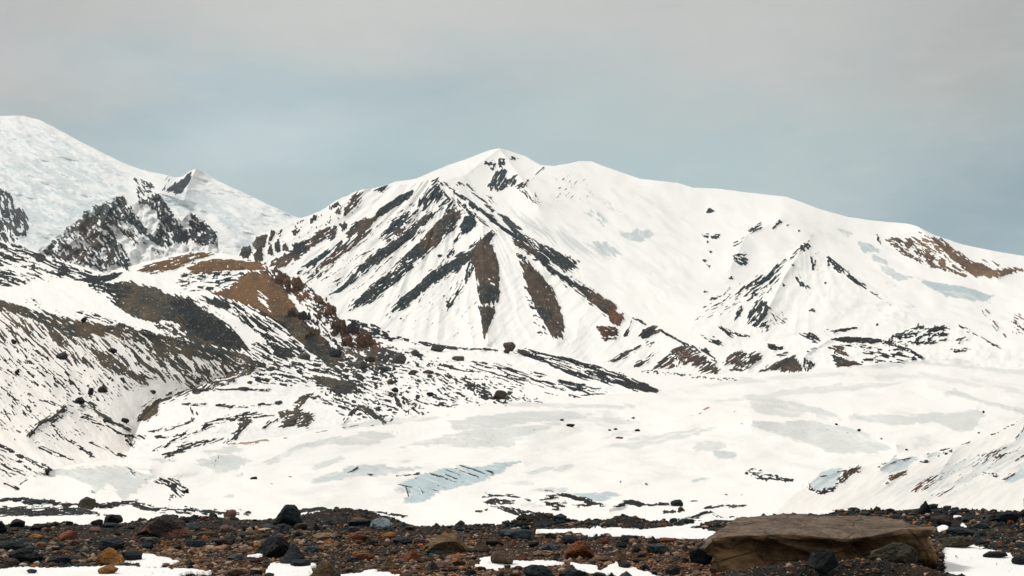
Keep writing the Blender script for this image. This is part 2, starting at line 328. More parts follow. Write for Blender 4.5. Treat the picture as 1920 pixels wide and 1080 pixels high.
feat([(540, 570), (580, 590), (625, 630), (650, 660), (620, 660), (580, 625), (545, 590)], 'K', .5, 45, (8, 4), 3)
feat([(535, 545), (560, 555), (600, 590), (590, 592), (560, 575)], 'K', .4, 40, (8, 4), 3, op='snow')
feat([(653, 597), (683, 605), (717, 615), (735, 631), (687, 629), (660, 615)], 'K', .72, 25, (12, 3), 2)
line([(700, 630), (770, 640), (850, 652)], [8, 6, 3], 'K', .55)
# ---- dark hill in front of it
feat([(233, 527), (277, 536), (317, 549), (350, 562), (383, 582), (417, 603), (443, 627), (467, 658), (417, 652), (367, 642), (317, 628), (283, 605), (240, 587), (210, 570), (222, 553), (200, 540)], 'G', .96, 40, (16, 4), 2)
feat([(330, 553), (350, 562), (383, 582), (417, 603), (443, 627), (467, 658), (417, 652), (380, 640), (350, 610), (320, 570)], 'K', .97, 40, (30, 4), 6)
feat([(160, 533), (233, 528), (260, 550), (215, 565), (185, 548)], 'K', .66, 15, (12, 3), 2.5)
feat([(283, 603), (330, 600), (350, 630), (310, 625)], 'K', .45, 25, (10, 3), 2.5, op='snow')
feat([(30, 556), (73, 561), (120, 590), (60, 572)], 'K', .2, 20, (12, 2), 3)
line([(138, 585), (170, 592), (200, 598), (240, 615), (293, 624)], [5, 9, 7, 7, 4], 'K', .5)
# ---- near left slope
feat([(-60, 545), (0, 563), (43, 577), (87, 586), (150, 600), (187, 608), (233, 615), (300, 626), (350, 637), (417, 653), (467, 670), (497, 688), (450, 696), (400, 676), (350, 668), (300, 652), (260, 642), (200, 627), (160, 634), (120, 625), (80, 605), (40, 590), (0, 583), (-60, 570)], 'G', .88, 32, (18, 3.5), 2)
feat([(-60, 575), (0, 583), (160, 630), (300, 650), (470, 690), (440, 702), (370, 727), (320, 712), (260, 706), (200, 700), (130, 680), (60, 650), (-60, 620)], 'G', .44, 46, (24, 3.5), 5)
feat([(-60, 620), (60, 650), (130, 685), (200, 702), (290, 722), (230, 748), (150, 742), (60, 722), (-60, 700)], 'K', .24, 46, (16, 3), 6)
feat([(163, 648), (207, 665), (233, 688), (286, 722), (260, 719), (213, 695), (180, 672)], 'G', .8, 38, (18, 3), 2)
feat([(283, 635), (333, 665), (396, 707), (367, 719), (327, 689), (287, 659)], 'G', .7, 38, (18, 3), 2)
feat([(83, 611), (110, 625), (127, 653), (155, 683), (133, 672), (98, 635)], 'G', .82, 48, (18, 3), 2)
feat([(0, 605), (30, 620), (60, 640), (30, 635)], 'G', .5, 50, (18, 3), 3)
feat([(-60, 700), (60, 722), (200, 752), (220, 800), (100, 830), (-60, 790)], 'K', .15, 40, (14, 3), 6)
line([(122, 763), (103, 783), (75, 795), (52, 814)], [12, 9, 8, 6], 'G', .8)
line([(143, 756), (172, 760), (200, 785), (243, 806)], [6, 10, 6, 4], 'G', .8)
line([(73, 749), (110, 759)], 4, 'K', .8)
line([(153, 776), (190, 795), (233, 815), (275, 820)], [8, 8, 6, 4], 'K', .62)
line([(103, 811), (140, 833), (175, 856)], 6, 'K', .55)
line([(62, 828), (100, 850), (145, 864)], [8, 9, 5], 'K', .6)
line([(-20, 833), (0, 838), (50, 860), (95, 882)], [6, 7, 8, 4], 'K', .62)
feat([(-60, 840), (0, 852), (60, 872), (100, 886), (60, 897), (-60, 880)], 'K', .42, 28, (20, 2.5), 4)
line([(7, 906), (37, 918)], 3.5, 'K', .8)
line([(167, 828), (237, 858)], 5, 'K', .5)
line([(0, 800), (30, 828)], 5, 'K', .4); line([(0, 725), (40, 760), (66, 778)], 5, 'K', .55)
feat([(233, 818), (257, 825), (255, 840), (240, 836)], 'K', .5, 50, (8, 3), 2)
line([(50, 898), (27, 923)], 1.5, 'K', .8)
# ---- middle moraine
line([(262, 790), (275, 768), (302, 750), (367, 733), (433, 708), (475, 692)], [10, 16, 10, 12, 12, 14], 'G', .76)
feat([(258, 787), (277, 760), (302, 748), (296, 775), (275, 790)], 'G', .92, 130, (10, 3), 2)
feat([(468, 684), (560, 680), (640, 668), (740, 655), (745, 690), (700, 722), (640, 738), (560, 722), (480, 716)], 'K', .42, 14, (14, 3.5), 5)
feat([(640, 640), (740, 650), (760, 672), (690, 690), (620, 690)], 'G', .5, 20, (10, 4), 4)
feat([(560, 706), (613, 706), (667, 722), (664, 738), (647, 741), (618, 729), (585, 711)], 'G', .93, 20, (14, 3), 2)
feat([(557, 748), (590, 736), (560, 768), (590, 780), (580, 799), (530, 802), (523, 774), (548, 768)], 'G', .85, -20, (12, 3), 2)
feat([(570, 740), (620, 745), (680, 760), (660, 770), (600, 755)], 'K', .4, 15, (12, 3), 3)
line([(360, 733), (440, 729), (505, 731)], 3.5, 'K', .8)
line([(340, 757), (400, 760), (465, 763), (530, 754)], 4, 'K', .7)
line([(377, 799), (430, 783), (480, 780), (520, 776)], [5, 12, 8, 5], 'K', .6)
line([(307, 858), (340, 840), (380, 828), (420, 822)], [8, 12, 8, 4], 'K', .66)
line([(287, 846), (330, 825), (380, 805), (402, 798)], 5, 'K', .55)
line([(423, 831), (447, 812), (468, 786)], [4, 8, 12], 'G', .82)
feat([(440, 780), (475, 782), (470, 795), (450, 800)], 'G', .7, 0, (12, 3), 2)
line([(493, 805), (505, 793), (522, 786)], 4, 'K', .7)
line([(275, 810), (310, 806), (360, 790)], 4, 'K', .5)
line([(357, 768), (368, 776), (360, 790)], 6, 'K', .6)
line([(280, 822), (340, 815), (352, 806)], 3, 'K', .6)
feat([(640, 668), (760, 655), (860, 685), (960, 720), (1015, 750), (860, 760), (760, 778), (700, 792), (640, 782), (600, 745)], 'K', .26, 20, (10, 3.5), 6)
line([(833, 706), (883, 722), (920, 745), (945, 757)], [8, 12, 12, 6], 'K', .62)
line([(945, 752), (985, 748), (1020, 754)], 7, 'K', .5)
line([(677, 760), (700, 778), (722, 790)], [9, 10, 5], 'G', .85)
line([(673, 762), (645, 790)], 5, 'K', .7)
feat([(735, 740), (760, 745), (775, 775), (760, 775), (745, 760)], 'K', .6, 60, (8, 3), 2)
feat([(945, 654), (985, 655), (1030, 664), (1080, 674), (1120, 688), (1170, 704), (1210, 721), (1248, 736), (1200, 733), (1150, 722), (1100, 712), (1040, 690), (1000, 673), (960, 662)], 'K', .82, 20, (34, 3), 2)
feat([(1010, 668), (1100, 690), (1160, 715), (1060, 690)], 'K', .5, 20, (30, 2.5), 2, op='snow')
feat([(870, 672), (1000, 698), (1100, 722), (1135, 739), (1060, 743), (980, 722), (900, 700)], 'K', .42, 17, (26, 3), 4)
feat([(1040, 712), (1140, 732), (1130, 740), (1080, 740)], 'K', .62, 12, (26, 3), 2)
line([(800, 648), (870, 655), (945, 655)], 3, 'K', .5)
line([(790, 672), (850, 690), (900, 700)], 5, 'K', .35)
# ---- glacier: bare ice
for q, a_, d_, an in (([(100, 880), (600, 830), (1100, 770), (1100, 940), (300, 950)], .26, .26, -6), ([(1000, 760), (1500, 700), (1984, 660), (1984, 780), (1500, 900), (1000, 900)], .27, .28, 6),
                      ([(1100, 800), (1984, 780), (1700, 880), (1200, 940)], .24, .26, -10), ([(560, 860), (1000, 800), (1250, 860), (900, 950)], .3, .14, -12), ([(1480, 930), (1700, 870), (1984, 800), (1984, 960)], .3, .3, -32)):
    ice(q, a_, d_, an, (80, 9), 14)
ice([(840, 790), (927, 778), (1040, 768), (1120, 781), (1050, 786), (927, 801), (855, 809)], .62, 1., 5, (50, 5), 2)
ice([(927, 756), (1073, 756), (1192, 759), (1190, 766), (1073, 765), (973, 764)], .4, 1., 3, (50, 5), 2)
ice([(737, 841), (807, 822), (927, 801), (993, 796), (1060, 790), (975, 822), (957, 838), (870, 840), (833, 834), (783, 836)], .5, 1., 5, (40, 6), 2)
ice([(1050, 790), (1100, 783), (1200, 785), (1230, 788), (1150, 800), (1070, 806)], .35, .9, 5, (40, 6), 3)
ice([(610, 826), (690, 809), (738, 815), (700, 832), (640, 836)], .5, 1., 5, (40, 6), 2)
ice([(640, 797), (720, 785), (840, 778), (845, 784), (740, 795), (650, 806)], .42, .95, -6, (40, 6), 2)
ice([(738, 921), (750, 907), (807, 885), (863, 872), (893, 877), (933, 869), (980, 864), (930, 888), (892, 906), (827, 921), (793, 941), (752, 942), (775, 927)], 1., 1., 18, (40, 3), 1.5)
for a, b, w in (((745, 909), (828, 921), 2.6), ((806, 888), (862, 906), 2.4), ((835, 880), (880, 899), 1.4), ((862, 873), (915, 891), 1.6), ((780, 897), (838, 914), 1.4), ((768, 903), (826, 921), 1.), ((820, 884), (868, 903), 1.), ((888, 878), (925, 886), 1.), ((850, 877), (900, 896), 1.), ((762, 912), (766, 930), 1.), ((790, 916), (793, 928), 1.)):
    line([a, ((a[0] + b[0]) / 2, (a[1] + b[1]) / 2 - 1), b], w * .3 - .15, 'D', 1.1, soft=1, ls=(70, 4))
ice([(575, 906), (640, 883), (673, 872), (727, 871), (729, 879), (799, 873), (767, 884), (700, 891), (653, 897)], .75, .95, 8, (30, 3), 2)
for a, b in (((650, 890), (672, 876)), ((668, 884), (700, 890))): line([a, b], 1.2, 'D', .6, soft=1)
line([(742, 894), (765, 889), (786, 888)], 4, 'D', .6)
ice([(975, 888), (1030, 874), (1042, 879), (1000, 891)], .6, .9, -14, (20, 4), 1.5)
ice([(1033, 880), (1070, 867), (1072, 875), (1047, 886)], .5, 1., -14, (20, 4), 1.5)
ice([(745, 866), (775, 861), (760, 868)], .5, 1., 0, (20, 4), 1.5)
ice([(965, 924), (1033, 913), (1063, 916), (1054, 924), (1007, 921)], .65, 1., 5, (20, 4), 1.5)
line([(1015, 918), (1040, 923)], 1.5, 'D', .6, soft=1)
ice([(1073, 929), (1140, 921), (1165, 928), (1123, 940)], .9, 1., 5, (20, 4), 1.5)
ice([(940, 905), (990, 900), (1010, 908), (960, 912)], .4, .6, 0, (12, 3), 3)
ice([(1030, 940), (1010, 950), (960, 951), (1000, 944)], .4, .8, 0, (12, 3), 3)
ice([(1121, 838), (1190, 822), (1273, 808), (1340, 800), (1345, 806), (1277, 821), (1190, 842)], .42, .9, -8, (24, 5), 3)
ice([(1113, 822), (1150, 812), (1190, 806), (1185, 818)], .35, .9, -8, (24, 5), 3)
ice([(1400, 748), (1480, 752), (1547, 766), (1585, 786), (1547, 784), (1513, 772), (1487, 784), (1423, 778)], .45, 1., 12, (40, 6), 2)
ice([(1405, 795), (1513, 790), (1613, 808), (1675, 838), (1647, 849), (1563, 850), (1493, 825), (1440, 806)], .55, 1., 20, (40, 5), 2)
line([(1545, 806), (1590, 812), (1640, 826)], 1.2, 'D', .3, soft=1)
ice([(1597, 782), (1630, 776), (1723, 779), (1827, 769), (1845, 772), (1825, 804), (1800, 812), (1753, 789), (1663, 798)], .5, 1., 5, (40, 6), 2)
ice([(1747, 737), (1793, 729), (1840, 751), (1925, 767), (1984, 780), (1984, 788), (1913, 774), (1847, 758), (1793, 744)], .42, 1., 15, (40, 6), 2)
ice([(1330, 753), (1400, 742), (1447, 736), (1547, 722), (1640, 720), (1700, 716), (1650, 728), (1480, 741), (1440, 750)], .35, 1., -8, (40, 6), 2.5)
ice([(1300, 725), (1400, 708), (1520, 698), (1640, 700), (1560, 706), (1440, 714), (1380, 722)], .32, 1., -5, (40, 6), 2.5)
ice([(1600, 690), (1700, 676), (1790, 672), (1880, 690), (1984, 700), (1984, 712), (1860, 700), (1760, 684), (1680, 688)], .34, 1., 4, (40, 6), 3)
ice([(1600, 712), (1720, 700), (1860, 716), (1940, 740), (1860, 730), (1740, 712)], .3, .9, 10, (40, 6), 3)
line([(1343, 752), (1330, 764), (1300, 778), (1280, 786)], 3, 'P', .3, soft=1.5)
ice([(1296, 826), (1330, 828), (1362, 831), (1360, 841), (1303, 848)], .45, 1., 5, (14, 5), 2)
ice([(1337, 847), (1360, 845), (1381, 850), (1380, 860), (1347, 861)], .75, 1., 5, (14, 4), 1.5)
ice([(1293, 903), (1312, 896), (1331, 897), (1300, 905)], .8, 1., 0, (14, 4), 1)
ice([(1700, 820), (1740, 816), (1770, 835), (1720, 840)], .3, .8, 10, (14, 4), 3)
feat([(1397, 879), (1430, 882), (1450, 890), (1484, 898), (1482, 903), (1420, 899), (1400, 890)], 'K', .48, 12, (10, 3), 2)
feat([(1410, 890), (1445, 888), (1448, 896), (1420, 898)], 'K', .6, 8, (8, 3), 1.5)
feat([(1455, 894), (1486, 899), (1484, 903), (1460, 901)], 'K', .85, 6, (8, 3), 1)
ice([(1520, 907), (1545, 883), (1580, 876), (1573, 900), (1557, 917), (1527, 918)], .85, 1., -30, (24, 4), 1.5)
line([(1512, 908), (1522, 917), (1540, 922), (1563, 918), (1573, 903)], [3, 4, 8, 6, 4], 'K', .75, ls=(5, 3))
line([(1573, 903), (1590, 886), (1612, 878)], [6, 12, 8], 'R', .78, ls=(6, 3))
line([(1480, 916), (1520, 903), (1560, 886), (1620, 880), (1650, 876)], 1.6, 'K', .5)
ice([(1650, 881), (1673, 860), (1695, 857), (1712, 864), (1697, 883), (1663, 888)], .85, 1., -30, (24, 4), 1.5)
ice([(1702, 858), (1718, 856), (1725, 862), (1712, 865)], .8, 1., 0, (10, 4), 1)
ice([(1735, 852), (1760, 846), (1762, 853), (1740, 858)], .5, 1., 0, (10, 4), 1)
feat([(1661, 895), (1685, 886), (1702, 881), (1698, 889), (1670, 902)], 'R', .85, -25, (8, 3), 1.5)
feat([(1720, 864), (1740, 862), (1741, 868), (1728, 868)], 'K', .9, 5, (8, 3), 1)
line([(1758, 856), (1790, 842)], 3, 'K', .4, ls=(4, 3)); line([(1655, 905), (1672, 906)], 4, 'K', .4, ls=(4, 3))
feat([(1710, 922), (1723, 903), (1745, 895), (1765, 889), (1768, 897), (1740, 908), (1725, 920)], 'R', .66, -28, (14, 2.5), 2)
feat([(1715, 905), (1800, 862), (1900, 835), (1984, 820), (1984, 860), (1850, 872), (1780, 902), (1735, 928)], 'K', .14, -32, (30, 2), 5)
feat([(1735, 928), (1800, 890), (1860, 880), (1800, 915), (1760, 932)], 'K', .14, -32, (30, 2), 5)
ice([(1690, 905), (1800, 860), (1900, 835), (1984, 820), (1984, 870), (1880, 880), (1800, 905), (1740, 925)], .45, .7, -32, (50, 4), 5)
feat([(1833, 851), (1880, 842), (1876, 862), (1850, 862)], 'B', .34, -30, (10, 3), 3)
line([(1828, 894), (1850, 888), (1872, 893)], 5, 'B', .5, ls=(6, 3))
ice([(1883, 900), (1915, 880), (1984, 865), (1984, 890), (1920, 896), (1893, 904)], .8, 1., -25, (24, 4), 2)
line([(1883, 900), (1900, 888)], 4, 'K', .6)
line([(1640, 872), (1700, 862), (1790, 838), (1860, 815), (1900, 795), (1960, 765)], 1.8, 'K', .28)
line([(1904, 822), (1930, 790)], 3, 'K', .5)
ice([(1905, 825), (1925, 790), (1984, 760), (1984, 800), (1930, 815)], .55, 1., -50, (24, 4), 2)
ice([(93, 884), (167, 877), (233, 872), (285, 892), (260, 917), (233, 936), (222, 934), (218, 918), (205, 906), (178, 924), (163, 908), (127, 892)], .6, 1., 25, (34, 4), 2)
line([(245, 882), (262, 900)], 1.5, 'D', .4, soft=1); line([(170, 922), (182, 923)], 2, 'D', .6, soft=1)
line([(240, 876), (275, 900)], 1.3, 'D', .4, soft=1)
ice([(360, 864), (433, 852), (479, 863), (413, 888), (398, 880)], .62, 1., 15, (34, 4), 2)
line([(410, 854), (402, 868), (405, 880)], 1.6, 'D', .5, soft=1)
ice([(378, 848), (433, 836), (464, 843), (417, 853)], .5, 1., 0, (34, 4), 2)
ice([(275, 862), (310, 857), (340, 866), (300, 868)], .5, .8, 0, (20, 4), 2)
ice([(490, 868), (553, 837), (600, 823), (640, 818), (645, 829), (567, 840), (520, 868)], .45, 1., -20, (30, 5), 2)
ice([(580, 877), (640, 856), (650, 862), (600, 878)], .5, 1., -15, (30, 5), 2)
ice([(580, 907), (633, 883), (645, 889), (600, 904)], .6, 1., -20, (20, 5), 2)
ice([(440, 892), (455, 886), (460, 889), (447, 893)], .5, 1., -15, (10, 4), 1)
ice([(415, 931), (440, 927), (437, 933)], .6, 1., 0, (10, 4), 1)
line([(425, 833), (470, 830), (512, 825)], [2, 4, 2], 'P', .7)
line([(455, 836), (560, 815), (640, 803), (760, 783)], 1.4, 'K', .28, soft=1)
feat([(288, 900), (300, 896), (333, 900), (348, 912), (346, 925), (333, 935), (316, 945), (326, 922), (313, 912)], 'K', .66, 30, (10, 3), 2)
# ---- dark bands and mounds at the foot of the glacier
line([(-60, 938), (0, 937), (40, 936), (75, 940), (120, 944), (150, 947), (200, 947), (243, 944)], [6, 6, 6, 9, 7, 6, 6, 3], 'K', .85)
feat([(40, 940), (75, 936), (78, 945), (60, 948), (48, 946)], 'K', .9, 0, (8, 3), 1)
feat([(95, 938), (112, 941), (120, 946), (100, 947)], 'K', .9, 0, (8, 3), 1)
feat([(-60, 950), (0, 950), (150, 952), (183, 960), (150, 966), (110, 968), (0, 968), (-60, 968)], 'K', .88, 0, (34, 2.5), 1.5)
line([(150, 963), (205, 967)], 3, 'K', .55)
line([(200, 946), (232, 942)], [8, 4], 'K', .9)
line([(230, 945), (250, 943), (262, 950), (300, 955), (360, 958), (430, 960), (470, 961)], [4, 12, 8, 7, 6, 5, 2], 'K', .88)
line([(560, 960), (595, 954), (640, 960), (700, 962), (765, 968)], [6, 7, 5, 6, 2], 'K', .92)
line([(905, 932), (935, 930), (960, 930), (995, 938)], [2, 3, 5, 2], 'K', .9)
feat([(904, 941), (925, 935), (965, 937), (962, 944), (915, 946)], 'K', .84, 0, (10, 3), 1)
feat([(922, 950), (945, 949), (985, 956), (1032, 966), (1050, 980), (985, 978), (972, 966), (950, 960)], 'K', .86, 20, (12, 3), 1.5)
line([(890, 960), (915, 954)], 2, 'K', .6)
line([(1015, 938), (1048, 927), (1075, 932), (1105, 941), (1132, 948)], [3, 5, 8, 9, 3], 'K', .93)
feat([(1020, 941), (1066, 941), (1058, 949), (1042, 957), (1034, 954)], 'K', .8, 0, (10, 3), 1.5)
feat([(1069, 944), (1112, 945), (1100, 950), (1085, 953)], 'K', .8, 0, (10, 3), 1.2)
feat([(1142, 958), (1160, 946), (1172, 938), (1192, 938), (1212, 946), (1252, 942), (1260, 947), (1200, 949), (1175, 946), (1155, 952)], 'K', .95, 0, (10, 3), 1)
line([(1244, 960), (1262, 960), (1282, 957)], 4, 'K', .85, ls=(6, 3))
line([(1322, 954), (1350, 949), (1397, 948)], [3, 4, 3], 'K', .85)
line([(1270, 974), (1310, 967), (1329, 959)], [2, 4, 5], 'K', .9); line([(1329, 959), (1352, 973)], [6, 3], 'K', .75)
for q in ((1060, 798, 9), (1070, 797, 14), (1160, 820, 10), (1150, 803, 7), (1194, 806, 10), (1186, 784, 6), (1192, 787, 4)): pass
dots([(1117, 924, 4, 2), (1213, 908, 12, 3), (1162, 904, 5, 2), (910, 925, 3, 2), (849, 921, 5, 2), (1362, 927, 7, 2), (1389, 928, 5, 2), (1334, 924, 3, 2), (1188, 783, 8, 3), (1180, 788, 4, 2), (1144, 806, 5, 3), (1002, 806, 4, 2), (1375, 771, 5, 2.5), (1393, 794, 4, 2)])
# ------------------------------------------------------------------ materials
def newmat(name):
    m = bpy.data.materials.new(name); m.use_nodes = True; nt = m.node_tree
    for n in list(nt.nodes): nt.nodes.remove(n)
    out = nt.nodes.new('ShaderNodeOutputMaterial'); b = nt.nodes.new('ShaderNodeBsdfPrincipled')
    b.inputs['Specular IOR Level'].default_value = .12
    nt.links.new(b.outputs[0], out.inputs[0]); return m, nt, b
def N(nt, t, **k):
    n = nt.nodes.new(t)
    for a, v in k.items(): setattr(n, a, v)
    return n
def setin(n, i, v): n.inputs[i].default_value = v
def noise(nt, vec, scale, detail=5, rough=.6):
    n = N(nt, 'ShaderNodeTexNoise'); setin(n, 'Scale', scale); setin(n, 'Detail', detail); setin(n, 'Roughness', rough)
    nt.links.new(vec, n.inputs['Vector']); return n.outputs['Fac']
def mth(nt, op, a, b=None, c=None, clamp=False):
    n = N(nt, 'ShaderNodeMath', operation=op, use_clamp=clamp)
    for i, v in enumerate((a, b, c)):
        if v is None: continue
        if isinstance(v, (int, float)): n.inputs[i].default_value = v
        else: nt.links.new(v, n.inputs[i])
    return n.outputs[0]
def mixc(nt, f, a, b, mode='MIX'):
    n = N(nt, 'ShaderNodeMix', data_type='RGBA', blend_type=mode)
    if isinstance(f, (int, float)): n.inputs[0].default_value = f
    else: nt.links.new(f, n.inputs[0])
    for i, v in ((6, a), (7, b)):
        if isinstance(v, tuple): n.inputs[i].default_value = (*v[:3], 1)
        else: nt.links.new(v, n.inputs[i])
    return n.outputs[2]
def ramp(nt, f, lo, hi):
    n = N(nt, 'ShaderNodeMapRange', interpolation_type='SMOOTHSTEP'); nt.links.new(f, n.inputs[0]); setin(n, 1, lo); setin(n, 2, hi); return n.outputs[0]

SNOW = (.88, .865, .835)
def terrain_mat(name, px_m, snow=SNOW, ice_c=(.60, .625, .62)):
    """snow with bare rock and bare ice; px_m is the size in metres of the finest grain"""
    m, nt, b = newmat(name)
    tc = N(nt, 'ShaderNodeTexCoord').outputs['Object']
    s = N(nt, 'ShaderNodeAttribute', attribute_name='surf'); i = N(nt, 'ShaderNodeAttribute', attribute_name='ice')
    n1 = noise(nt, tc, 1 / (px_m * 2.2), 4); n2 = noise(nt, tc, 1 / (px_m * 9), 5)
    k = mth(nt, 'ADD', s.outputs['Alpha'], mth(nt, 'MULTIPLY', mth(nt, 'SUBTRACT', n1, .5), .62))
    k = ramp(nt, k, .37, .6)
    n6 = noise(nt, tc, 1 / (px_m * 1.9), 3, .7)
    k = mth(nt, 'MULTIPLY', k, mth(nt, 'SUBTRACT', 1, mth(nt, 'MULTIPLY', ramp(nt, mth(nt, 'ADD', n6, mth(nt, 'MULTIPLY', mth(nt, 'SUBTRACT', n2, .5), .35)), .63, .70), .6)))
    rc = mixc(nt, 1., s.outputs['Color'], mixc(nt, n2, (.38, .40, .43), (1.4, 1.35, 1.28)), 'MULTIPLY')
    rc = mixc(nt, ramp(nt, n1, .56, .74), rc, mixc(nt, 1., rc, (1.8, 1.77, 1.74), 'MULTIPLY'))
    sn = mixc(nt, ramp(nt, n2, .3, .75), tuple(c * .975 for c in snow), snow)
    deep = (.40, .51, .54)
    ic = mixc(nt, ramp(nt, i.outputs['Fac'], .5, 1.), ice_c, deep)
    fi = mth(nt, 'MULTIPLY', ramp(nt, mth(nt, 'ADD', i.outputs['Fac'], mth(nt, 'MULTIPLY', mth(nt, 'SUBTRACT', n2, .5), .12)), .06, .5), .95)
    mpi = N(nt, 'ShaderNodeMapping'); nt.links.new(tc, mpi.inputs['Vector']); mpi.inputs['Rotation'].default_value = (0, 0, .5); mpi.inputs['Scale'].default_value = (1, .16, 1)
    n5 = noise(nt, mpi.outputs[0], 1 / (px_m * 3.5), 4, .6)
    ic = mixc(nt, ramp(nt, n5, .55, .66), ic, mixc(nt, 1., ic, (.74, .80, .83), 'MULTIPLY'))
    sn = mixc(nt, fi, sn, ic)
    nt.links.new(mixc(nt, k, sn, rc), b.inputs['Base Color'])
    nt.links.new(mth(nt, 'SUBTRACT', mth(nt, 'MULTIPLY_ADD', k, .25, .65), mth(nt, 'MULTIPLY', fi, .2)), b.inputs['Roughness'])
    bp = N(nt, 'ShaderNodeBump'); setin(bp, 'Distance', px_m * 1.6)
    nt.links.new(mth(nt, 'MULTIPLY_ADD', k, .75, .09), bp.inputs['Strength'])
    nt.links.new(mth(nt, 'ADD', n1, n2), bp.inputs['Height']); nt.links.new(bp.outputs[0], b.inputs['Normal'])
    return m

# ------------------------------------------------------------------ mesh builder
def mesh_obj(name, V, Q, mat, parent=None, smooth=True, tri=False):
    me = bpy.data.meshes.new(name); k = Q.shape[1]
    me.vertices.add(len(V)); me.vertices.foreach_set('co', np.ascontiguousarray(V, np.float32).ravel())
    me.loops.add(Q.size); me.loops.foreach_set('vertex_index', np.ascontiguousarray(Q, np.int32).ravel())
    me.polygons.add(len(Q)); me.polygons.foreach_set('loop_start', np.arange(0, Q.size, k, dtype=np.int32))
    me.polygons.foreach_set('loop_total', np.full(len(Q), k, np.int32))
    me.polygons.foreach_set('use_smooth', np.full(len(Q), smooth, bool))
    me.update(calc_edges=True); me.validate()
    if mat: me.materials.append(mat)
    o = bpy.data.objects.new(name, me); C.objects.link(o)
    if parent: o.parent = parent
    return o
def grid_quads(nr, nc):
    a = np.arange(nr * nc).reshape(nr, nc)
    return np.stack([a[:-1, :-1], a[:-1, 1:], a[1:, 1:], a[1:, :-1]], -1).reshape(-1, 4)
def sample(A, px, py):
    x = np.clip((px - X0) * SC, 0, W_ - 1.001); y = np.clip((py - Y0) * SC, 0, H_ - 1.001)
    i = x.astype(int); j = y.astype(int); fx = x - i; fy = y - j
    if A.ndim == 3: fx = fx[..., None]; fy = fy[..., None]
    return (A[j, i] * (1 - fx) + A[j, i + 1] * fx) * (1 - fy) + (A[j + 1, i] * (1 - fx) + A[j + 1, i + 1] * fx) * fy
def attrs(o, mask, col, icev):
    me = o.data; n = len(me.vertices)
    a = me.attributes.new('surf', 'FLOAT_COLOR', 'POINT')
    a.data.foreach_set('color', np.concatenate([col.reshape(n, 3), mask.reshape(n, 1)], 1).astype(np.float32).ravel())
    b = me.attributes.new('ice', 'FLOAT', 'POINT'); b.data.foreach_set('value', icev.reshape(n).astype(np.float32))
RELB = blur(MASK, 2)
PI = math.pi
def rel_noise(amp, lx, ly, ang=0, seed=0, ridged=False, o=4):
    def f(X, Y):
        ca, sa = math.cos(R(ang)), math.sin(R(ang)); U = X * ca + Y * sa; V = -X * sa + Y * ca
        n = fbm(U / lx, V / ly, seed, o)
        if ridged: n = 1 - np.abs(2 * n - 1) * 2
        return amp * (n - .5) * 2
    return f
def rel_fan(cx, cy, amp, k, seed):
    def f(X, Y):
        th = np.arctan2(X - cx, Y - cy + 30); r = np.hypot(X - cx, Y - cy)
        n = fbm(th * k, r / 160, seed, 3); n = 1 - np.abs(2 * n - 1) * 2.4
        return amp * np.clip(r / 70, 0, 1) * (n - .5) * 2
    return f
def rel_ridge(P, amp, w):
    P = np.array(P, float)
    def f(X, Y):
        best = np.full(X.shape, 1e9)
        for a, b in zip(P[:-1], P[1:]):
            d = b - a; t = np.clip(((X - a[0]) * d[0] + (Y - a[1]) * d[1]) / (d @ d), 0, 1)
            best = np.minimum(best, np.hypot(X - a[0] - t * d[0], Y - a[1] - t * d[1]))
        return amp * np.exp(-best / w)
    return f
LAY = {}
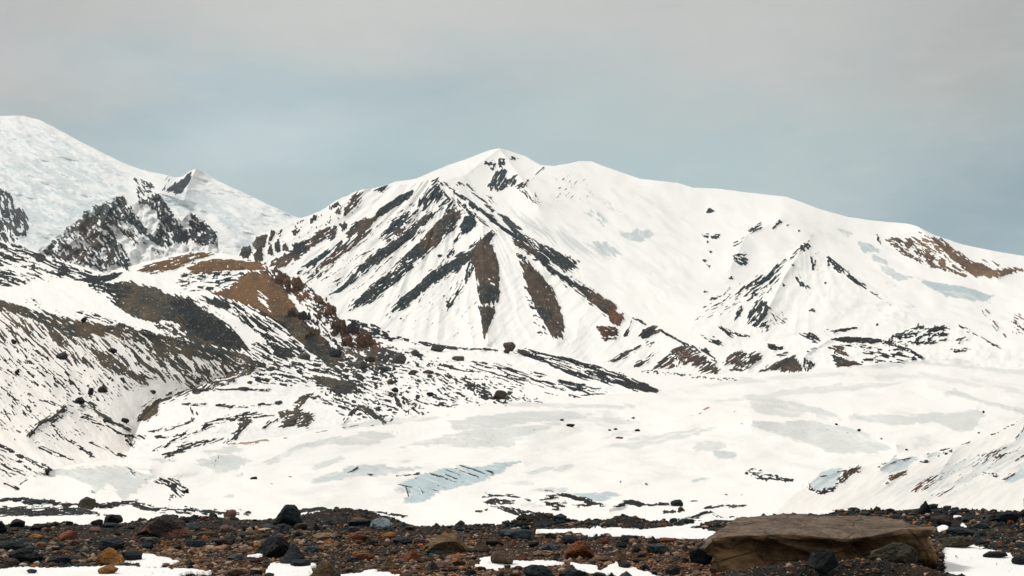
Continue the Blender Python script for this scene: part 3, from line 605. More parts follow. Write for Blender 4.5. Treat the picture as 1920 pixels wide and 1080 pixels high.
def layer(name, objname, T, B, knots, rel=(), jag=1., step=1.0, mat=None, rockrel=2.2, back=True, seed=0, tiltx=None):
    T = np.array(T, float); B = np.array(B, float)
    if T[0, 0] <= -64: T = np.vstack([[-360, T[0, 1] - (T[1, 1] - T[0, 1]) / (T[1, 0] - T[0, 0]) * 150], T])
    if T[-1, 0] >= 1984: T = np.vstack([T, [2280, T[-1, 1] + (T[-1, 1] - T[-2, 1]) / (T[-1, 0] - T[-2, 0]) * 150]])
    x0, x1 = T[0, 0], T[-1, 0]
    xs = np.linspace(x0, x1, int((x1 - x0) / step) + 2)
    t = np.interp(xs, T[:, 0], T[:, 1]); bt = np.interp(xs, B[:, 0], B[:, 1])
    t = t + jag * ((fbm(xs / 14, xs * 0, seed + 5, 4) - .5) * 3)
    # crags stand up out of the skyline where the crest is bare
    mk = sample(RELB, xs, t + 3); t = t - mk * (.6 * vn(xs / 5., xs * 0, seed + 9) + .4 * vn(xs / 1.8, xs * 0, seed + 10)) * 6 * min(1, jag)
    bt = np.maximum(bt, t + 2)
    nr = int(np.max(bt - t) / step) + 2
    v = np.linspace(0, 1, nr)[:, None]
    PX = np.broadcast_to(xs, (nr, len(xs))).copy(); PY = bt + (t - bt) * v
    kp = np.array(sorted(knots), float)
    def D(px, py):
        px = np.asarray(px, float); py = np.asarray(py, float)
        rr = 0
        for f in rel: rr = rr + f(px, py)
        rr = rr + rockrel * (sample(RELB, px, py) - .3)
        q = py + rr; ln = np.interp(q, kp[:, 0], np.log(kp[:, 1]))
        s0 = (math.log(kp[1, 1]) - math.log(kp[0, 1])) / (kp[1, 0] - kp[0, 0]); s1 = (math.log(kp[-1, 1]) - math.log(kp[-2, 1])) / (kp[-1, 0] - kp[-2, 0])
        ln = ln + np.minimum(q - kp[0, 0], 0) * s0 + np.maximum(q - kp[-1, 0], 0) * s1
        if tiltx is not None: ln = ln + sum(np.log(np.interp(px + k, *tiltx)) for k in range(-70, 71, 14)) / 11
        return np.exp(ln)
    Dv = D(PX, PY)
    x, y, z = world(PX, PY, Dv)
    X = [x]; Y = [y]; Z = [z]; nb = 0
    if back:
        for k, (f, dz) in enumerate(((.006, .0015), (.02, .01), (.06, .035), (.15, .09))):
            Y.append(y[-1:] * (1 + f)); X.append(x[-1:] * (1 + f)); Z.append(z[-1:] - y[-1:] * dz); nb += 1
    X = np.concatenate(X); Y = np.concatenate(Y); Z = np.concatenate(Z)
    Qd = grid_quads(nr + nb, len(xs))
    o = mesh_obj(objname, np.stack([X, Y, Z], -1).reshape(-1, 3), Qd, mat)
    def ext(a): return np.concatenate([a] + [a[-1:]] * nb)
    inside = np.clip(np.minimum(PX + 62, 1982 - PX) / 30, 0, 1)
    attrs(o, ext(sample(MASK, PX, PY) * inside), ext(sample(COL, PX, PY)), ext(sample(ICE, PX, PY) * inside))
    o['kind'] = 'structure'
    LAY[name] = D
    return o

mt = lambda nm, d, **k: terrain_mat(nm, d / F * 1.6, **k)
m_far = mt('distant_snow', 9000, snow=(.80, .80, .79), ice_c=(.62, .67, .68)); m_mid = mt('massif_snow', 4500)
m_hill = mt('hill_snow', 1800); m_near = mt('slope_snow', 700, snow=(.79, .755, .715)); m_gl = mt('glacier_snow', 900, snow=(.84, .815, .78), ice_c=(.63, .635, .615)); m_bank = mt('bank_snow', 350, snow=(.78, .75, .71), ice_c=(.60, .61, .60))

layer('far', 'mountain', [(-64, 212), (0, 217), (45, 217), (75, 225), (110, 243), (150, 265), (190, 285), (230, 305), (265, 318), (310, 328), (330, 333), (342, 331), (352, 323), (368, 316), (385, 324), (410, 340), (450, 358), (500, 382), (550, 405), (575, 412), (660, 440)],
      [(-64, 560), (660, 560)], [(560, 7300), (216, 11500)], [rel_noise(8, 70, 26, 22, 3, o=4), rel_noise(3.2, 30, 8, 16, 4, o=3), rel_ridge([(368, 316), (352, 350), (345, 375), (300, 362)], 18, 25), rel_ridge([(368, 316), (430, 350), (560, 410)], 8, 18)], mat=m_far, jag=.5, seed=1)
layer('crag', 'rocky_ridge', [(60, 492), (75, 465), (100, 448), (130, 425), (150, 405), (180, 385), (200, 373), (232, 368), (245, 388), (262, 375), (285, 364), (300, 363), (320, 395), (340, 415), (352, 402), (358, 397), (375, 408), (400, 432), (409, 445), (406, 462), (450, 505)],
      [(60, 570), (450, 570)], [(540, 6300), (365, 7100)], [rel_noise(12, 34, 40, 20, 7, True, o=4), rel_noise(2, 10, 10, 0, 8)], mat=m_far, rockrel=4, jag=1.2, seed=2)
massif = layer('massif', 'mountain', [(560, 500), (640, 420), (715, 352), (740, 341), (780, 335), (810, 322), (840, 310), (870, 300), (900, 288), (920, 281), (936, 278), (955, 283), (985, 293), (1015, 310), (1040, 311), (1065, 307), (1085, 302), (1110, 303), (1150, 318), (1200, 335), (1270, 343), (1300, 352), (1350, 354), (1400, 361), (1440, 365), (1475, 369), (1500, 378), (1540, 393), (1590, 407), (1640, 414), (1700, 419), (1720, 424), (1750, 440), (1800, 457), (1850, 468), (1920, 480), (1984, 490)],
      [(560, 760), (1984, 760)], [(700, 3900), (480, 5600), (280, 7200)], [rel_noise(12, 190, 90, 25, 11, o=3), rel_noise(1.5, 40, 26, 40, 12, o=2), rel_ridge([(936, 278), (985, 345), (1010, 385)], 12, 20), rel_ridge([(936, 278), (870, 330), (800, 345)], 10, 26), rel_ridge([(1463, 412), (1400, 440), (1370, 500)], 12, 30), rel_ridge([(1463, 412), (1520, 440)], 9, 26),
      rel_ridge([(1720, 424), (1790, 490), (1870, 515)], 14, 22)], mat=m_mid, jag=.35, seed=3)
layer('peaklet', 'mountain', [(1270, 640), (1330, 582), (1380, 546), (1420, 508), (1460, 481), (1490, 466), (1510, 456), (1535, 470), (1560, 489), (1600, 515), (1640, 542), (1670, 563), (1720, 600), (1800, 640)],
      [(1270, 740), (1800, 740)], [(700, 3300), (640, 3700), (457, 4700)], [rel_fan(1510, 440, 1., 3.2, 21), rel_noise(4, 40, 60, 60, 23, o=3), rel_ridge([(1510, 457), (1470, 520), (1430, 600)], 12, 22), rel_noise(1, 14, 14, 0, 22, o=2)], mat=m_mid, jag=.5, seed=4)
layer('pyramid', 'mountain', [(430, 505), (443, 488), (455, 470), (470, 460), (485, 443), (500, 435), (530, 426), (560, 411), (590, 401), (610, 390), (640, 371), (680, 356), (715, 352), (740, 347), (780, 343), (810, 336), (820, 333), (830, 339), (850, 350), (880, 372), (920, 400), (960, 428), (1010, 456), (1060, 483), (1080, 497), (1095, 530), (1140, 560), (1175, 588), (1200, 605), (1235, 620), (1270, 640), (1310, 663), (1350, 693), (1400, 700)],
      [(430, 740), (1400, 740)], [(700, 2950), (580, 3450), (333, 4500)], [rel_fan(850, 300, 2.2, 7, 31), rel_noise(1.6, 60, 11, 138, 32, o=3), rel_ridge([(820, 333), (905, 395), (985, 460), (1083, 537), (1150, 590), (1235, 622), (1345, 695)], 14, 22), rel_ridge([(905, 395), (905, 480), (915, 640)], 12, 24), rel_ridge([(940, 425), (1010, 530), (1045, 640)], 10, 20)], mat=m_mid, rockrel=3, jag=.8, seed=5)
layer('lowhills', 'hill', [(1290, 705), (1320, 684), (1350, 668), (1400, 655), (1440, 640), (1480, 632), (1520, 622), (1560, 632), (1620, 629), (1660, 632), (1690, 620), (1720, 610), (1790, 608), (1830, 624), (1880, 652), (1984, 668)],
      [(1290, 745), (1984, 745)], [(710, 2650), (610, 3200)], [rel_noise(5, 40, 30, 0, 41, o=3), rel_noise(1, 14, 8, 10, 42, o=2), rel_ridge([(1550, 640), (1510, 665), (1490, 700)], 6, 9), rel_ridge([(1420, 660), (1400, 700)], 6, 9)], mat=m_mid, rockrel=4, jag=.5, seed=6)
layer('flat', 'valley_floor', [(1000, 690), (1130, 689), (1240, 694), (1340, 699), (1500, 697), (1560, 696)], [(1000, 765), (1240, 760), (1300, 742), (1400, 722), (1560, 712)], [(760, 1750), (730, 2050), (690, 2900)], [rel_noise(.8, 80, 14, 0, 45, o=2)], mat=m_gl, jag=.1, seed=7, back=False)
layer('backslope', 'dark_slope', [(-64, 446), (0, 454), (40, 465), (80, 478), (130, 492), (180, 508), (215, 520), (262, 542), (330, 580)], [(-64, 640), (330, 640)], [(600, 2620), (450, 3300)], [rel_noise(3.5, 50, 16, 22, 51, o=3), rel_noise(1, 12, 7, 22, 52, o=2)], mat=m_hill, rockrel=3, jag=.8, seed=8)
layer('brown', 'hill', [(120, 560), (165, 528), (200, 517), (225, 505), (250, 498), (290, 487), (330, 478), (365, 474), (400, 474), (440, 478), (460, 487), (490, 499), (520, 508), (545, 520), (570, 542), (598, 558), (620, 588), (640, 601), (650, 612), (680, 622), (700, 638), (715, 652), (740, 662), (800, 690)],
      [(120, 730), (800, 730)], [(700, 2500), (600, 2720), (475, 3350)], [rel_noise(6, 70, 40, 30, 61, o=3), rel_noise(1.2, 24, 8, 36, 62, o=3), rel_ridge([(365, 474), (460, 490), (560, 580), (640, 680)], 10, 40), rel_ridge([(500, 505), (590, 560), (650, 620), (715, 660)], 9, 14)], mat=m_hill, rockrel=4, jag=1., seed=9)
layer('shelf', 'hill', [(-64, 540), (0, 535), (60, 530), (140, 524), (180, 524), (215, 527), (260, 530), (310, 545), (350, 562), (385, 583), (417, 603), (443, 628), (467, 658), (500, 695)], [(-64, 640), (200, 660), (350, 690), (420, 700), (467, 697), (500, 701)], [(690, 1950), (600, 2150), (525, 2400)],
      [rel_noise(5, 80, 30, 15, 71, o=3), rel_noise(.9, 18, 8, 36, 72, o=2), rel_ridge([(260, 530), (350, 562), (417, 603), (467, 658)], 8, 22)], mat=m_hill, jag=.4, seed=10)
layer('moraine', 'moraine', [(212, 884), (238, 858), (252, 820), (264, 790), (300, 752), (350, 735), (400, 714), (470, 690), (520, 680), (580, 672), (640, 664), (700, 650), (740, 640), (800, 645), (870, 653), (945, 652), (990, 655), (1060, 668), (1120, 684), (1180, 703), (1215, 720), (1250, 735), (1264, 742)],
      [(200, 890), (300, 880), (400, 868), (560, 845), (640, 832), (750, 812), (860, 792), (950, 784), (1100, 772), (1240, 760), (1264, 756)], [(880, 640), (850, 700), (800, 850), (760, 1100), (700, 1500), (640, 2100)], [rel_noise(5, 80, 24, 12, 81, o=3), rel_noise(1.6, 22, 9, 18, 82, o=3), rel_noise(.5, 7, 4, 0, 83, o=2), rel_ridge([(700, 650), (870, 654), (1000, 662), (1120, 686), (1250, 735)], 6, 12)], mat=m_hill, rockrel=2.4, jag=.7, seed=11, tiltx=([200, 300, 350, 450, 560, 640, 750, 860, 1100, 1264], [.79, .8, .83, .91, 1.09, 1.18, 1.3, 1.35, 1.42, 1.46]))
layer('slope', 'moraine', [(-64, 545), (0, 563), (40, 577), (87, 588), (150, 599), (200, 611), (240, 619), (300, 627), (350, 639), (417, 655), (450, 671), (485, 689)], [(-64, 940), (0, 932), (27, 930), (50, 912), (75, 910), (150, 895), (230, 890), (258, 885), (300, 875), (350, 800), (400, 780), (485, 760)], [(930, 440), (850, 700), (700, 920), (560, 1320)],
      [rel_noise(11, 130, 60, 45, 91, o=3), rel_noise(2.0, 46, 12, 46, 92, o=3), rel_noise(.6, 9, 5, 40, 93, o=2), rel_ridge([(122, 763), (75, 795), (50, 815)], 12, 14), rel_ridge([(150, 760), (240, 806), (300, 840)], 12, 16), rel_ridge([(0, 563), (100, 590), (240, 620), (350, 640), (480, 690)], 8, 14)], mat=m_near, rockrel=2.5, tiltx=([-64, 150, 250, 300, 350, 400, 485], [.93, .97, 1.03, 1.14, 1.26, 1.39, 1.68]), jag=.7, seed=12)
layer('glacier', 'glacier', [(-64, 915), (0, 912), (27, 920), (50, 896), (75, 884), (150, 869), (230, 860), (300, 852), (360, 846), (400, 838), (440, 832), (560, 813), (640, 799), (750, 779), (860, 759), (950, 751), (1100, 741), (1240, 733), (1300, 719), (1340, 706), (1400, 699), (1500, 692), (1620, 685), (1700, 673), (1800, 663), (1880, 655), (1920, 650), (1984, 643)],
      [(-64, 1012), (1984, 1012)], [(1012, 55), (985, 130), (960, 235), (900, 430), (800, 1000), (700, 2300), (645, 3600)],
      [rel_noise(15, 200, 56, 4, 101, o=3), rel_noise(2.6, 80, 24, -8, 102, o=2), rel_ridge([(640, 880), (760, 868), (880, 870), (980, 864)], 6, 16), rel_ridge([(840, 782), (1000, 768), (1130, 780)], 8, 14), rel_ridge([(1410, 790), (1520, 788), (1680, 835)], 12, 20), rel_ridge([(1600, 775), (1830, 765)], 8, 16), rel_ridge([(1400, 745), (1590, 780)], 8, 14), rel_ridge([(1740, 727), (1900, 765)], 8, 14), rel_ridge([(60, 884), (170, 872), (280, 880)], 12, 18), rel_ridge([(1015, 936), (1050, 925), (1132, 947)], 6, 6), rel_ridge([(1142, 956), (1180, 937), (1250, 943)], 6, 6), rel_ridge([(1270, 974), (1329, 958), (1352, 972)], 6, 5), rel_ridge([(0, 937), (240, 944), (440, 960)], 3, 6), rel_ridge([(960, 950), (1040, 970)], 5, 8), rel_noise(.25, 9, 4, 5, 103, o=2)],
      mat=m_gl, rockrel=2.5, jag=.15, seed=13, tiltx=([-64, 300, 560, 750], [.78, .8, .9, 1.]))
layer('bank', 'snow_bank', [(1440, 975), (1490, 925), (1530, 900), (1560, 888), (1620, 874), (1650, 866), (1700, 859), (1750, 848), (1790, 838), (1830, 826), (1870, 808), (1900, 790), (1940, 768), (1984, 745)], [(1440, 1012), (1984, 1012)], [(1012, 50), (980, 120), (940, 230), (860, 380), (770, 560)],
      [rel_noise(5, 100, 34, -32, 111, o=3), rel_noise(.9, 60, 10, -32, 112, o=2), rel_ridge([(1545, 883), (1575, 874), (1612, 878)], 6, 10), rel_ridge([(1650, 878), (1690, 857), (1740, 856)], 7, 9), rel_ridge([(1790, 845), (1760, 890)], 5, 14), rel_noise(.3, 12, 5, -32, 113, o=2)], mat=m_bank, rockrel=3, jag=.3, seed=14)

# ------------------------------------------------------------------ the stony ground in front
SN = np.zeros((H_, W_), np.float32)
def gsnow(P, soft=1.4):
    global MASK
    keep = MASK; MASK = SN; c = COL.copy()
    feat(P, 'D', 1.0, 0, (30, 6), soft); COL[:] = c; MASK = keep
gsnow([(-60, 1071), (60, 1071), (120, 1069), (180, 1066), (225, 1066), (300, 1070), (350, 1070), (402, 1074), (340, 1079), (330, 1098), (-60, 1098)], 1.6)
gsnow([(222, 1056), (245, 1050), (262, 1041), (285, 1043), (310, 1052), (337, 1057), (310, 1063), (300, 1068), (262, 1068), (262, 1059), (240, 1058)])
gsnow([(498, 1071), (510, 1059), (540, 1055), (592, 1056), (586, 1068), (592, 1080), (540, 1090), (503, 1078)])
gsnow([(636, 1079), (700, 1074), (765, 1085), (760, 1096), (640, 1096)])
gsnow([(893, 1066), (903, 1052), (925, 1049), (960, 1057), (1010, 1056), (1064, 1061), (1000, 1073), (960, 1069), (930, 1075), (903, 1071)])
gsnow([(1058, 1062), (1110, 1065), (1130, 1072), (1158, 1058), (1182, 1066), (1222, 1078), (1244, 1096), (1180, 1096), (1150, 1077), (1120, 1080), (1085, 1069)])
gsnow([(1000, 1000), (1010, 996), (1060, 996), (1120, 995), (1200, 999), (1250, 994), (1300, 986), (1337, 980), (1325, 986), (1288, 994), (1330, 999), (1352, 1001), (1350, 1015), (1290, 1014), (1240, 1012), (1190, 1011), (1120, 1008), (1060, 1003)])
gsnow([(1766, 1036), (1775, 1030), (1792, 1024), (1820, 1027), (1850, 1030), (1838, 1037), (1890, 1044), (1900, 1055), (1925, 1066), (1984, 1075), (1984, 1100), (1830, 1100), (1772, 1078)])
gsnow([(1757, 993), (1774, 987), (1777, 996), (1762, 1001)], 1); gsnow([(1798, 984), (1820, 988), (1805, 990)], 1); gsnow([(1784, 968), (1804, 969), (1800, 971)], 1)
gsnow([(1440, 1040), (1470, 1031), (1515, 1028), (1520, 1034), (1480, 1040)], 1); gsnow([(463, 1049), (480, 1043), (497, 1041), (490, 1046)], 1); gsnow([(525, 1044), (545, 1036), (548, 1042)], 1)
gsnow([(690, 966), (760, 970), (750, 974), (700, 969)], 1); gsnow([(576, 962), (600, 960), (622, 968), (580, 969)], 1); gsnow([(1245, 978), (1350, 976), (1440, 972), (1440, 975), (1300, 981)], 1); gsnow([(1884, 975), (1893, 971), (1895, 978)], 1)
gsnow([(1470, 962), (1512, 958), (1575, 961), (1540, 965)], .8)

CREST = [(-300, 984), (-60, 984), (0, 982), (60, 984), (120, 982), (200, 984), (255, 976), (330, 972), (400, 970), (480, 973), (520, 972), (560, 970), (600, 964), (640, 961), (700, 963), (745, 972), (770, 979), (800, 981), (960, 980), (985, 968), (1010, 962), (1040, 972), (1060, 976), (1100, 977), (1150, 979), (1180, 974), (1210, 979), (1260, 974), (1330, 971), (1440, 965), (1550, 958), (1640, 957), (1700, 956), (1745, 954), (1800, 956), (1870, 961), (1900, 958), (1984, 955), (2300, 955)]
cr = np.array(CREST, float)
MOUNDS = [(1540, 14.5, .27, 1.0, .4), (1710, 14.7, .12, .6, .4), (1012, 24.4, .16, .42, .4), (1172, 24.0, .1, .35, .4), (1800, 17.5, .12, .9, .8), (640, 25.6, .1, .6, .5)]
def gsn(x, y):
    px, py = topix(x, y, np.zeros_like(x)); return sample(SN, px, py) * (px > X0) * (px < 1982) * (py < 1100)
def gz(x, y, snow=None):
    x = np.asarray(x, float); y = np.asarray(y, float)
    z = (fbm(x / 1.6 + 50, y / 1.6, 201, 4) - .5) * .14 + (fbm(x / .22, y / .3, 205, 3) - .5) * .045
    px, _ = topix(x, y, np.zeros_like(x))
    yc = EYE * F / (np.interp(px, cr[:, 0], cr[:, 1]) - HZ)
    for mx, my, h, sx, sy in MOUNDS:
        cx = (mx - 960) / F * my; z = z + h * np.exp(-((x - cx) / sx) ** 2 - ((y - my) / sy) ** 2)
    s = gsn(x, y) if snow is None else snow
    z = z * (1 - .6 * s) + .035 * np.clip(s * 1.4, 0, 1) + s * (fbm(x / .6, y / .9, 231, 3) - .5) * .05
    e = y - yc
    z = z - np.where(e > 0, .30 * e - .30 * .5 * (1 - np.exp(-np.maximum(e, 0) / .5)), 0)
    return z
ys = np.concatenate([np.linspace(2, 13.6, 60), EYE * F / (np.linspace(1113, 950, 190) - HZ), np.linspace(29, 62, 40)])
xs = np.concatenate([np.linspace(-900, -90, 110), np.linspace(-80, 2000, 1180), np.linspace(2010, 2800, 110)])
PXg, Yg = np.meshgrid(xs, ys); Xg = (PXg - 960) / F * Yg * 1.0
sg = gsn(Xg, Yg); Zg = gz(Xg, Yg, sg)

m, nt, b = newmat('gravel_ground')
tc = N(nt, 'ShaderNodeTexCoord').outputs['Object']
at = N(nt, 'ShaderNodeAttribute', attribute_name='snowfall')
n1 = noise(nt, tc, 9, 6); n2 = noise(nt, tc, 1.1, 4)
vo = N(nt, 'ShaderNodeTexVoronoi'); setin(vo, 'Scale', 42); nt.links.new(tc, vo.inputs['Vector'])
g = mixc(nt, ramp(nt, n2, .4, .65), (.014, .014, .012), (.045, .028, .016))
g = mixc(nt, .55, g, mixc(nt, 1., g, mixc(nt, .9, (.5, .5, .5), vo.outputs['Color'], 'MIX'), 'MULTIPLY'))
k = ramp(nt, mth(nt, 'ADD', at.outputs['Fac'], mth(nt, 'MULTIPLY', mth(nt, 'SUBTRACT', n1, .5), .5)), .38, .55)
nt.links.new(mixc(nt, k, g, (.80, .79, .78)), b.inputs['Base Color']); setin(b, 'Roughness', .85)
bp = N(nt, 'ShaderNodeBump'); setin(bp, 'Distance', .012); nt.links.new(mth(nt, 'MULTIPLY_ADD', k, -.7, .85), bp.inputs['Strength'])
nt.links.new(mth(nt, 'ADD', vo.outputs['Distance'], n1), bp.inputs['Height']); nt.links.new(bp.outputs[0], b.inputs['Normal'])
go = mesh_obj('ground', np.stack([Xg, Yg, Zg], -1).reshape(-1, 3), grid_quads(*Xg.shape), m)
a = go.data.attributes.new('snowfall', 'FLOAT', 'POINT'); a.data.foreach_set('value', sg.astype(np.float32).ravel()); go['kind'] = 'structure'
# one snow sheet under everything, out past the mountains
gx = np.linspace(-16000, 16000, 60); gy = np.linspace(-16000, 16000, 60); GX, GY = np.meshgrid(gx, gy)
sf = mesh_obj('snow_field', np.stack([GX, GY, -60 + (fbm(GX / 900, GY / 900, 301) - .5) * 12], -1).reshape(-1, 3), grid_quads(60, 60), None)
m, nt, b = newmat('plain_snow'); tc = N(nt, 'ShaderNodeTexCoord').outputs['Object']
nt.links.new(mixc(nt, noise(nt, tc, .02), (.78, .77, .75), (.86, .85, .83)), b.inputs['Base Color']); setin(b, 'Roughness', .8)
sf.data.materials.append(m); sf['kind'] = 'structure'

# ------------------------------------------------------------------ rocks
def rock_mat(name, c1, c2, rough=.8, s=6., band=False, spots=None, face=None):
    m, nt, b = newmat(name)
    tcn = N(nt, 'ShaderNodeTexCoord').outputs['Object']; oi = N(nt, 'ShaderNodeObjectInfo').outputs['Random']
    mp = N(nt, 'ShaderNodeMapping'); nt.links.new(tcn, mp.inputs['Vector'])
    mp.inputs['Scale'].default_value = (1, 1, 6) if band else (1, 1, 1.6); mp.inputs['Rotation'].default_value = (.1, -.25 if band else .3, 0)
    cmb = N(nt, 'ShaderNodeCombineXYZ'); nt.links.new(mth(nt, 'MULTIPLY', oi, 40), cmb.inputs[0]); nt.links.new(cmb.outputs[0], mp.inputs['Location'])
    v = mp.outputs[0]
    n1 = noise(nt, v, s, 6, .65); n2 = noise(nt, v, s * 6, 5, .7); n3 = noise(nt, v, s * .35, 3)
    col = mixc(nt, ramp(nt, n1, .35, .68), c1, c2)
    col = mixc(nt, ramp(nt, n2, .3, .75), mixc(nt, 1., col, (.55, .55, .55), 'MULTIPLY'), mixc(nt, 1., col, (1.35, 1.33, 1.3), 'MULTIPLY'))
    if spots: col = mixc(nt, ramp(nt, n3, .52, .6), col, spots)
    if face:      # broken faces are browner than the top, mixed by the upward normal
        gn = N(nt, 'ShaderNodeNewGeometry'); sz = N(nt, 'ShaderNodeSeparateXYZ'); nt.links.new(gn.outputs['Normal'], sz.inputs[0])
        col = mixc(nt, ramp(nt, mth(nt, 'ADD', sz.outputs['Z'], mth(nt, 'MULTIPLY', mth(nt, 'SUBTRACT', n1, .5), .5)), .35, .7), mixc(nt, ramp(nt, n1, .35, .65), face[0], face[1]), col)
    vo = N(nt, 'ShaderNodeTexVoronoi', feature='DISTANCE_TO_EDGE'); setin(vo, 'Scale', s * .6); nt.links.new(v, vo.inputs['Vector'])
    cr_ = mth(nt, 'SUBTRACT', 1, ramp(nt, vo.outputs['Distance'], 0, .03))
    col = mixc(nt, mth(nt, 'MULTIPLY', cr_, .45), col, tuple(c * .3 for c in c1))
    col = mixc(nt, 1., col, mixc(nt, oi, (.8, .8, .8), (1.2, 1.2, 1.2)), 'MULTIPLY')
    nt.links.new(col, b.inputs['Base Color']); setin(b, 'Roughness', rough); b.inputs['Specular IOR Level'].default_value = .25
    bp = N(nt, 'ShaderNodeBump'); setin(bp, 'Strength', 1.); setin(bp, 'Distance', .04)
    nt.links.new(mth(nt, 'SUBTRACT', mth(nt, 'ADD', mth(nt, 'MULTIPLY', n1, 1.2), mth(nt, 'MULTIPLY', n2, .5)), mth(nt, 'MULTIPLY', cr_, .35)), bp.inputs['Height']); nt.links.new(bp.outputs[0], b.inputs['Normal'])
    return m
RM = dict(
    K=rock_mat('black_rock', (.004, .006, .007), (.013, .015, .015)), D=rock_mat('dark_grey_rock', (.008, .014, .018), (.026, .032, .034)),
    U=rock_mat('blue_grey_rock', (.025, .042, .050), (.062, .083, .088)), B=rock_mat('brown_rock', (.06, .038, .024), (.11, .068, .036)),
    L=rock_mat('layered_brown_rock', (.085, .052, .026), (.21, .13, .062), band=True), O=rock_mat('ochre_rock', (.22, .09, .017), (.38, .17, .035)),
    R=rock_mat('rust_rock', (.13, .038, .014), (.25, .08, .028)), P=rock_mat('pinkish_rock', (.13, .07, .055), (.22, .13, .10)),
    M=rock_mat('mixed_red_rock', (.025, .023, .021), (.10, .065, .055), spots=(.26, .11, .085)), T=rock_mat('tan_rock', (.17, .11, .07), (.30, .20, .13)),
    W2=rock_mat('pale_blue_rock', (.13, .175, .19), (.27, .33, .34)), Q=rock_mat('pink_rock', (.24, .13, .10), (.42, .27, .22)),
    G=rock_mat('mossy_rock', (.032, .029, .018), (.066, .056, .033)), W=rock_mat('pale_rock', (.45, .47, .45), (.6, .62, .6)),
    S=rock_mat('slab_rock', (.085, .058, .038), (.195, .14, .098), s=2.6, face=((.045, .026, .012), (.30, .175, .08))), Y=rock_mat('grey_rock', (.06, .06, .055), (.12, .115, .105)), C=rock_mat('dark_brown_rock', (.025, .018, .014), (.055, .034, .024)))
_ico = {}
def ico(s):
    if s not in _ico:
        bm = bmesh.new(); bmesh.ops.create_icosphere(bm, subdivisions=s, radius=1.0)
        V = np.array([v.co[:] for v in bm.verts]); Fc = np.array([[v.index for v in f.verts] for f in bm.faces]); bm.free()
        _ico[s] = (V / np.linalg.norm(V, axis=1)[:, None], Fc)
    return _ico[s]
def rock_shape(seed, sub, form='block'):
    V, Fc = ico(sub); rng = np.random.RandomState(seed)
    if form == 'round': n, lo, hi, ns, p = 11, .70, 1., .15, 60
    elif form == 'peak': n, lo, hi, ns, p = 7, .62, .95, .12, 50
    elif form == 'flat': n, lo, hi, ns, p = 10, .7, 1., .14, 44
    else: n, lo, hi, ns, p = 11, .6, .98, .14, 60
    P = rng.normal(size=(n, 3)); P /= np.linalg.norm(P, axis=1)[:, None]
    d = rng.uniform(lo, hi, n)
    if form == 'crag':
        P = np.random.RandomState(seed).normal(size=(7, 3)); P[:, 2] = np.abs(P[:, 2]) * .6; P /= np.linalg.norm(P, axis=1)[:, None]; d = rng.uniform(.42, .9, 7); ns, p = .22, 90
    if form == 'peak':
        P = np.array([(math.cos(a) * .85, math.sin(a) * .85, .6 + .1 * math.sin(7 * a)) for a in rng.uniform(0, .6) + np.arange(4) * PI / 2 + rng.uniform(-.3, .3, 4)] + [(0, 0, -1), (0, 0, 1)]); P /= np.linalg.norm(P, axis=1)[:, None]
        d = np.array([.62, .6, .66, .58, .8, 1.]) * rng.uniform(.9, 1.1, 6)
    if form == 'flat': P = np.vstack([P, [(.08, .05, 1)], [(0, 0, -1)]]); d = np.append(d, [.7, .8])
    r = np.full(len(V), 1.15) ** -p
    for q, dd in zip(P, d):
        c = np.maximum(V @ q, 1e-3) / dd; r = r + c ** p
    r = r ** (-1 / p)
    r = r * (1 + ns * (fbm3(V * 2.2 + seed * 1.7, seed, 4) - .5) * 2 + .07 * (fbm3(V * 6 + seed, seed + 3, 4) - .5) * 2 - .06 * np.clip(1 - np.abs(fbm3(V * 2.6 + seed * .3, seed + 8, 2) - .5) * 14, 0, 1))
    W = V * r[:, None]
    W -= (W.max(0) + W.min(0)) / 2; W /= (W.max(0) - W.min(0))
    return W, Fc                                   # unit box, centred
def tag(o, label=None, cat=None, group=None):
    if label: o['label'] = label
    if cat: o['category'] = cat
    if group: o['group'] = group
    return o
def put_rock(px, py, w, h, kind, label, form='block', seed=1, rot=0, tilt=0, name='boulder', D=None, group=None, cat='boulder', sub=None, lift=0., prof=None, z0=None):
    """px, py: middle of the stone's outline; w, h: its width and height as seen"""
    bot = py + h / 2
    if D is None:
        D = EYE * F / (bot + h * .02 - HZ)
        for _ in range(3):
            x = (px - 960) / F * D; zz = float(gz(np.array([x]), np.array([D]))[0]) + lift
            D = (EYE - zz) * F / (bot - HZ)
    else:
        zz = EYE - D * (bot - HZ) / F
    x = (px - 960) / F * D; W = w * D / F; H = h * D / F * 1.22
    V, Fc = rock_shape(seed, sub or (5 if w > 44 else 4 if w > 13 else 3), form)
    if prof is not None:      # the outline seen in the photograph: height and side shift by position along the stone
        pr = np.array(prof, float); t = V[:, 0] + .5
        topv = np.interp(t, pr[:, 0], pr[:, 1])
        zn = V[:, 2] + .5
        # rescale each section so that its top follows the outline
        bins = np.linspace(0, 1, 33); mx = np.array([zn[np.abs(t - b_) < .05].max() if (np.abs(t - b_) < .05).any() else .5 for b_ in bins])
        zn = zn * topv / np.maximum(np.interp(t, bins, mx), .15); V = V.copy(); V[:, 2] = zn - .5
    V = V * np.array([W, W * (.8 if form != 'flat' else .9), H])
    o = mesh_obj(name, V, Fc, RM[kind], smooth=True)
    o.data.set_sharp_from_angle(angle=R(24))
    o.location = (x, D + W * .32, zz + H / 2 - (H - h * D / F)); o.rotation_euler = (0, R(tilt), R(rot) if prof is None else 0)
    return tag(o, label, cat, group)
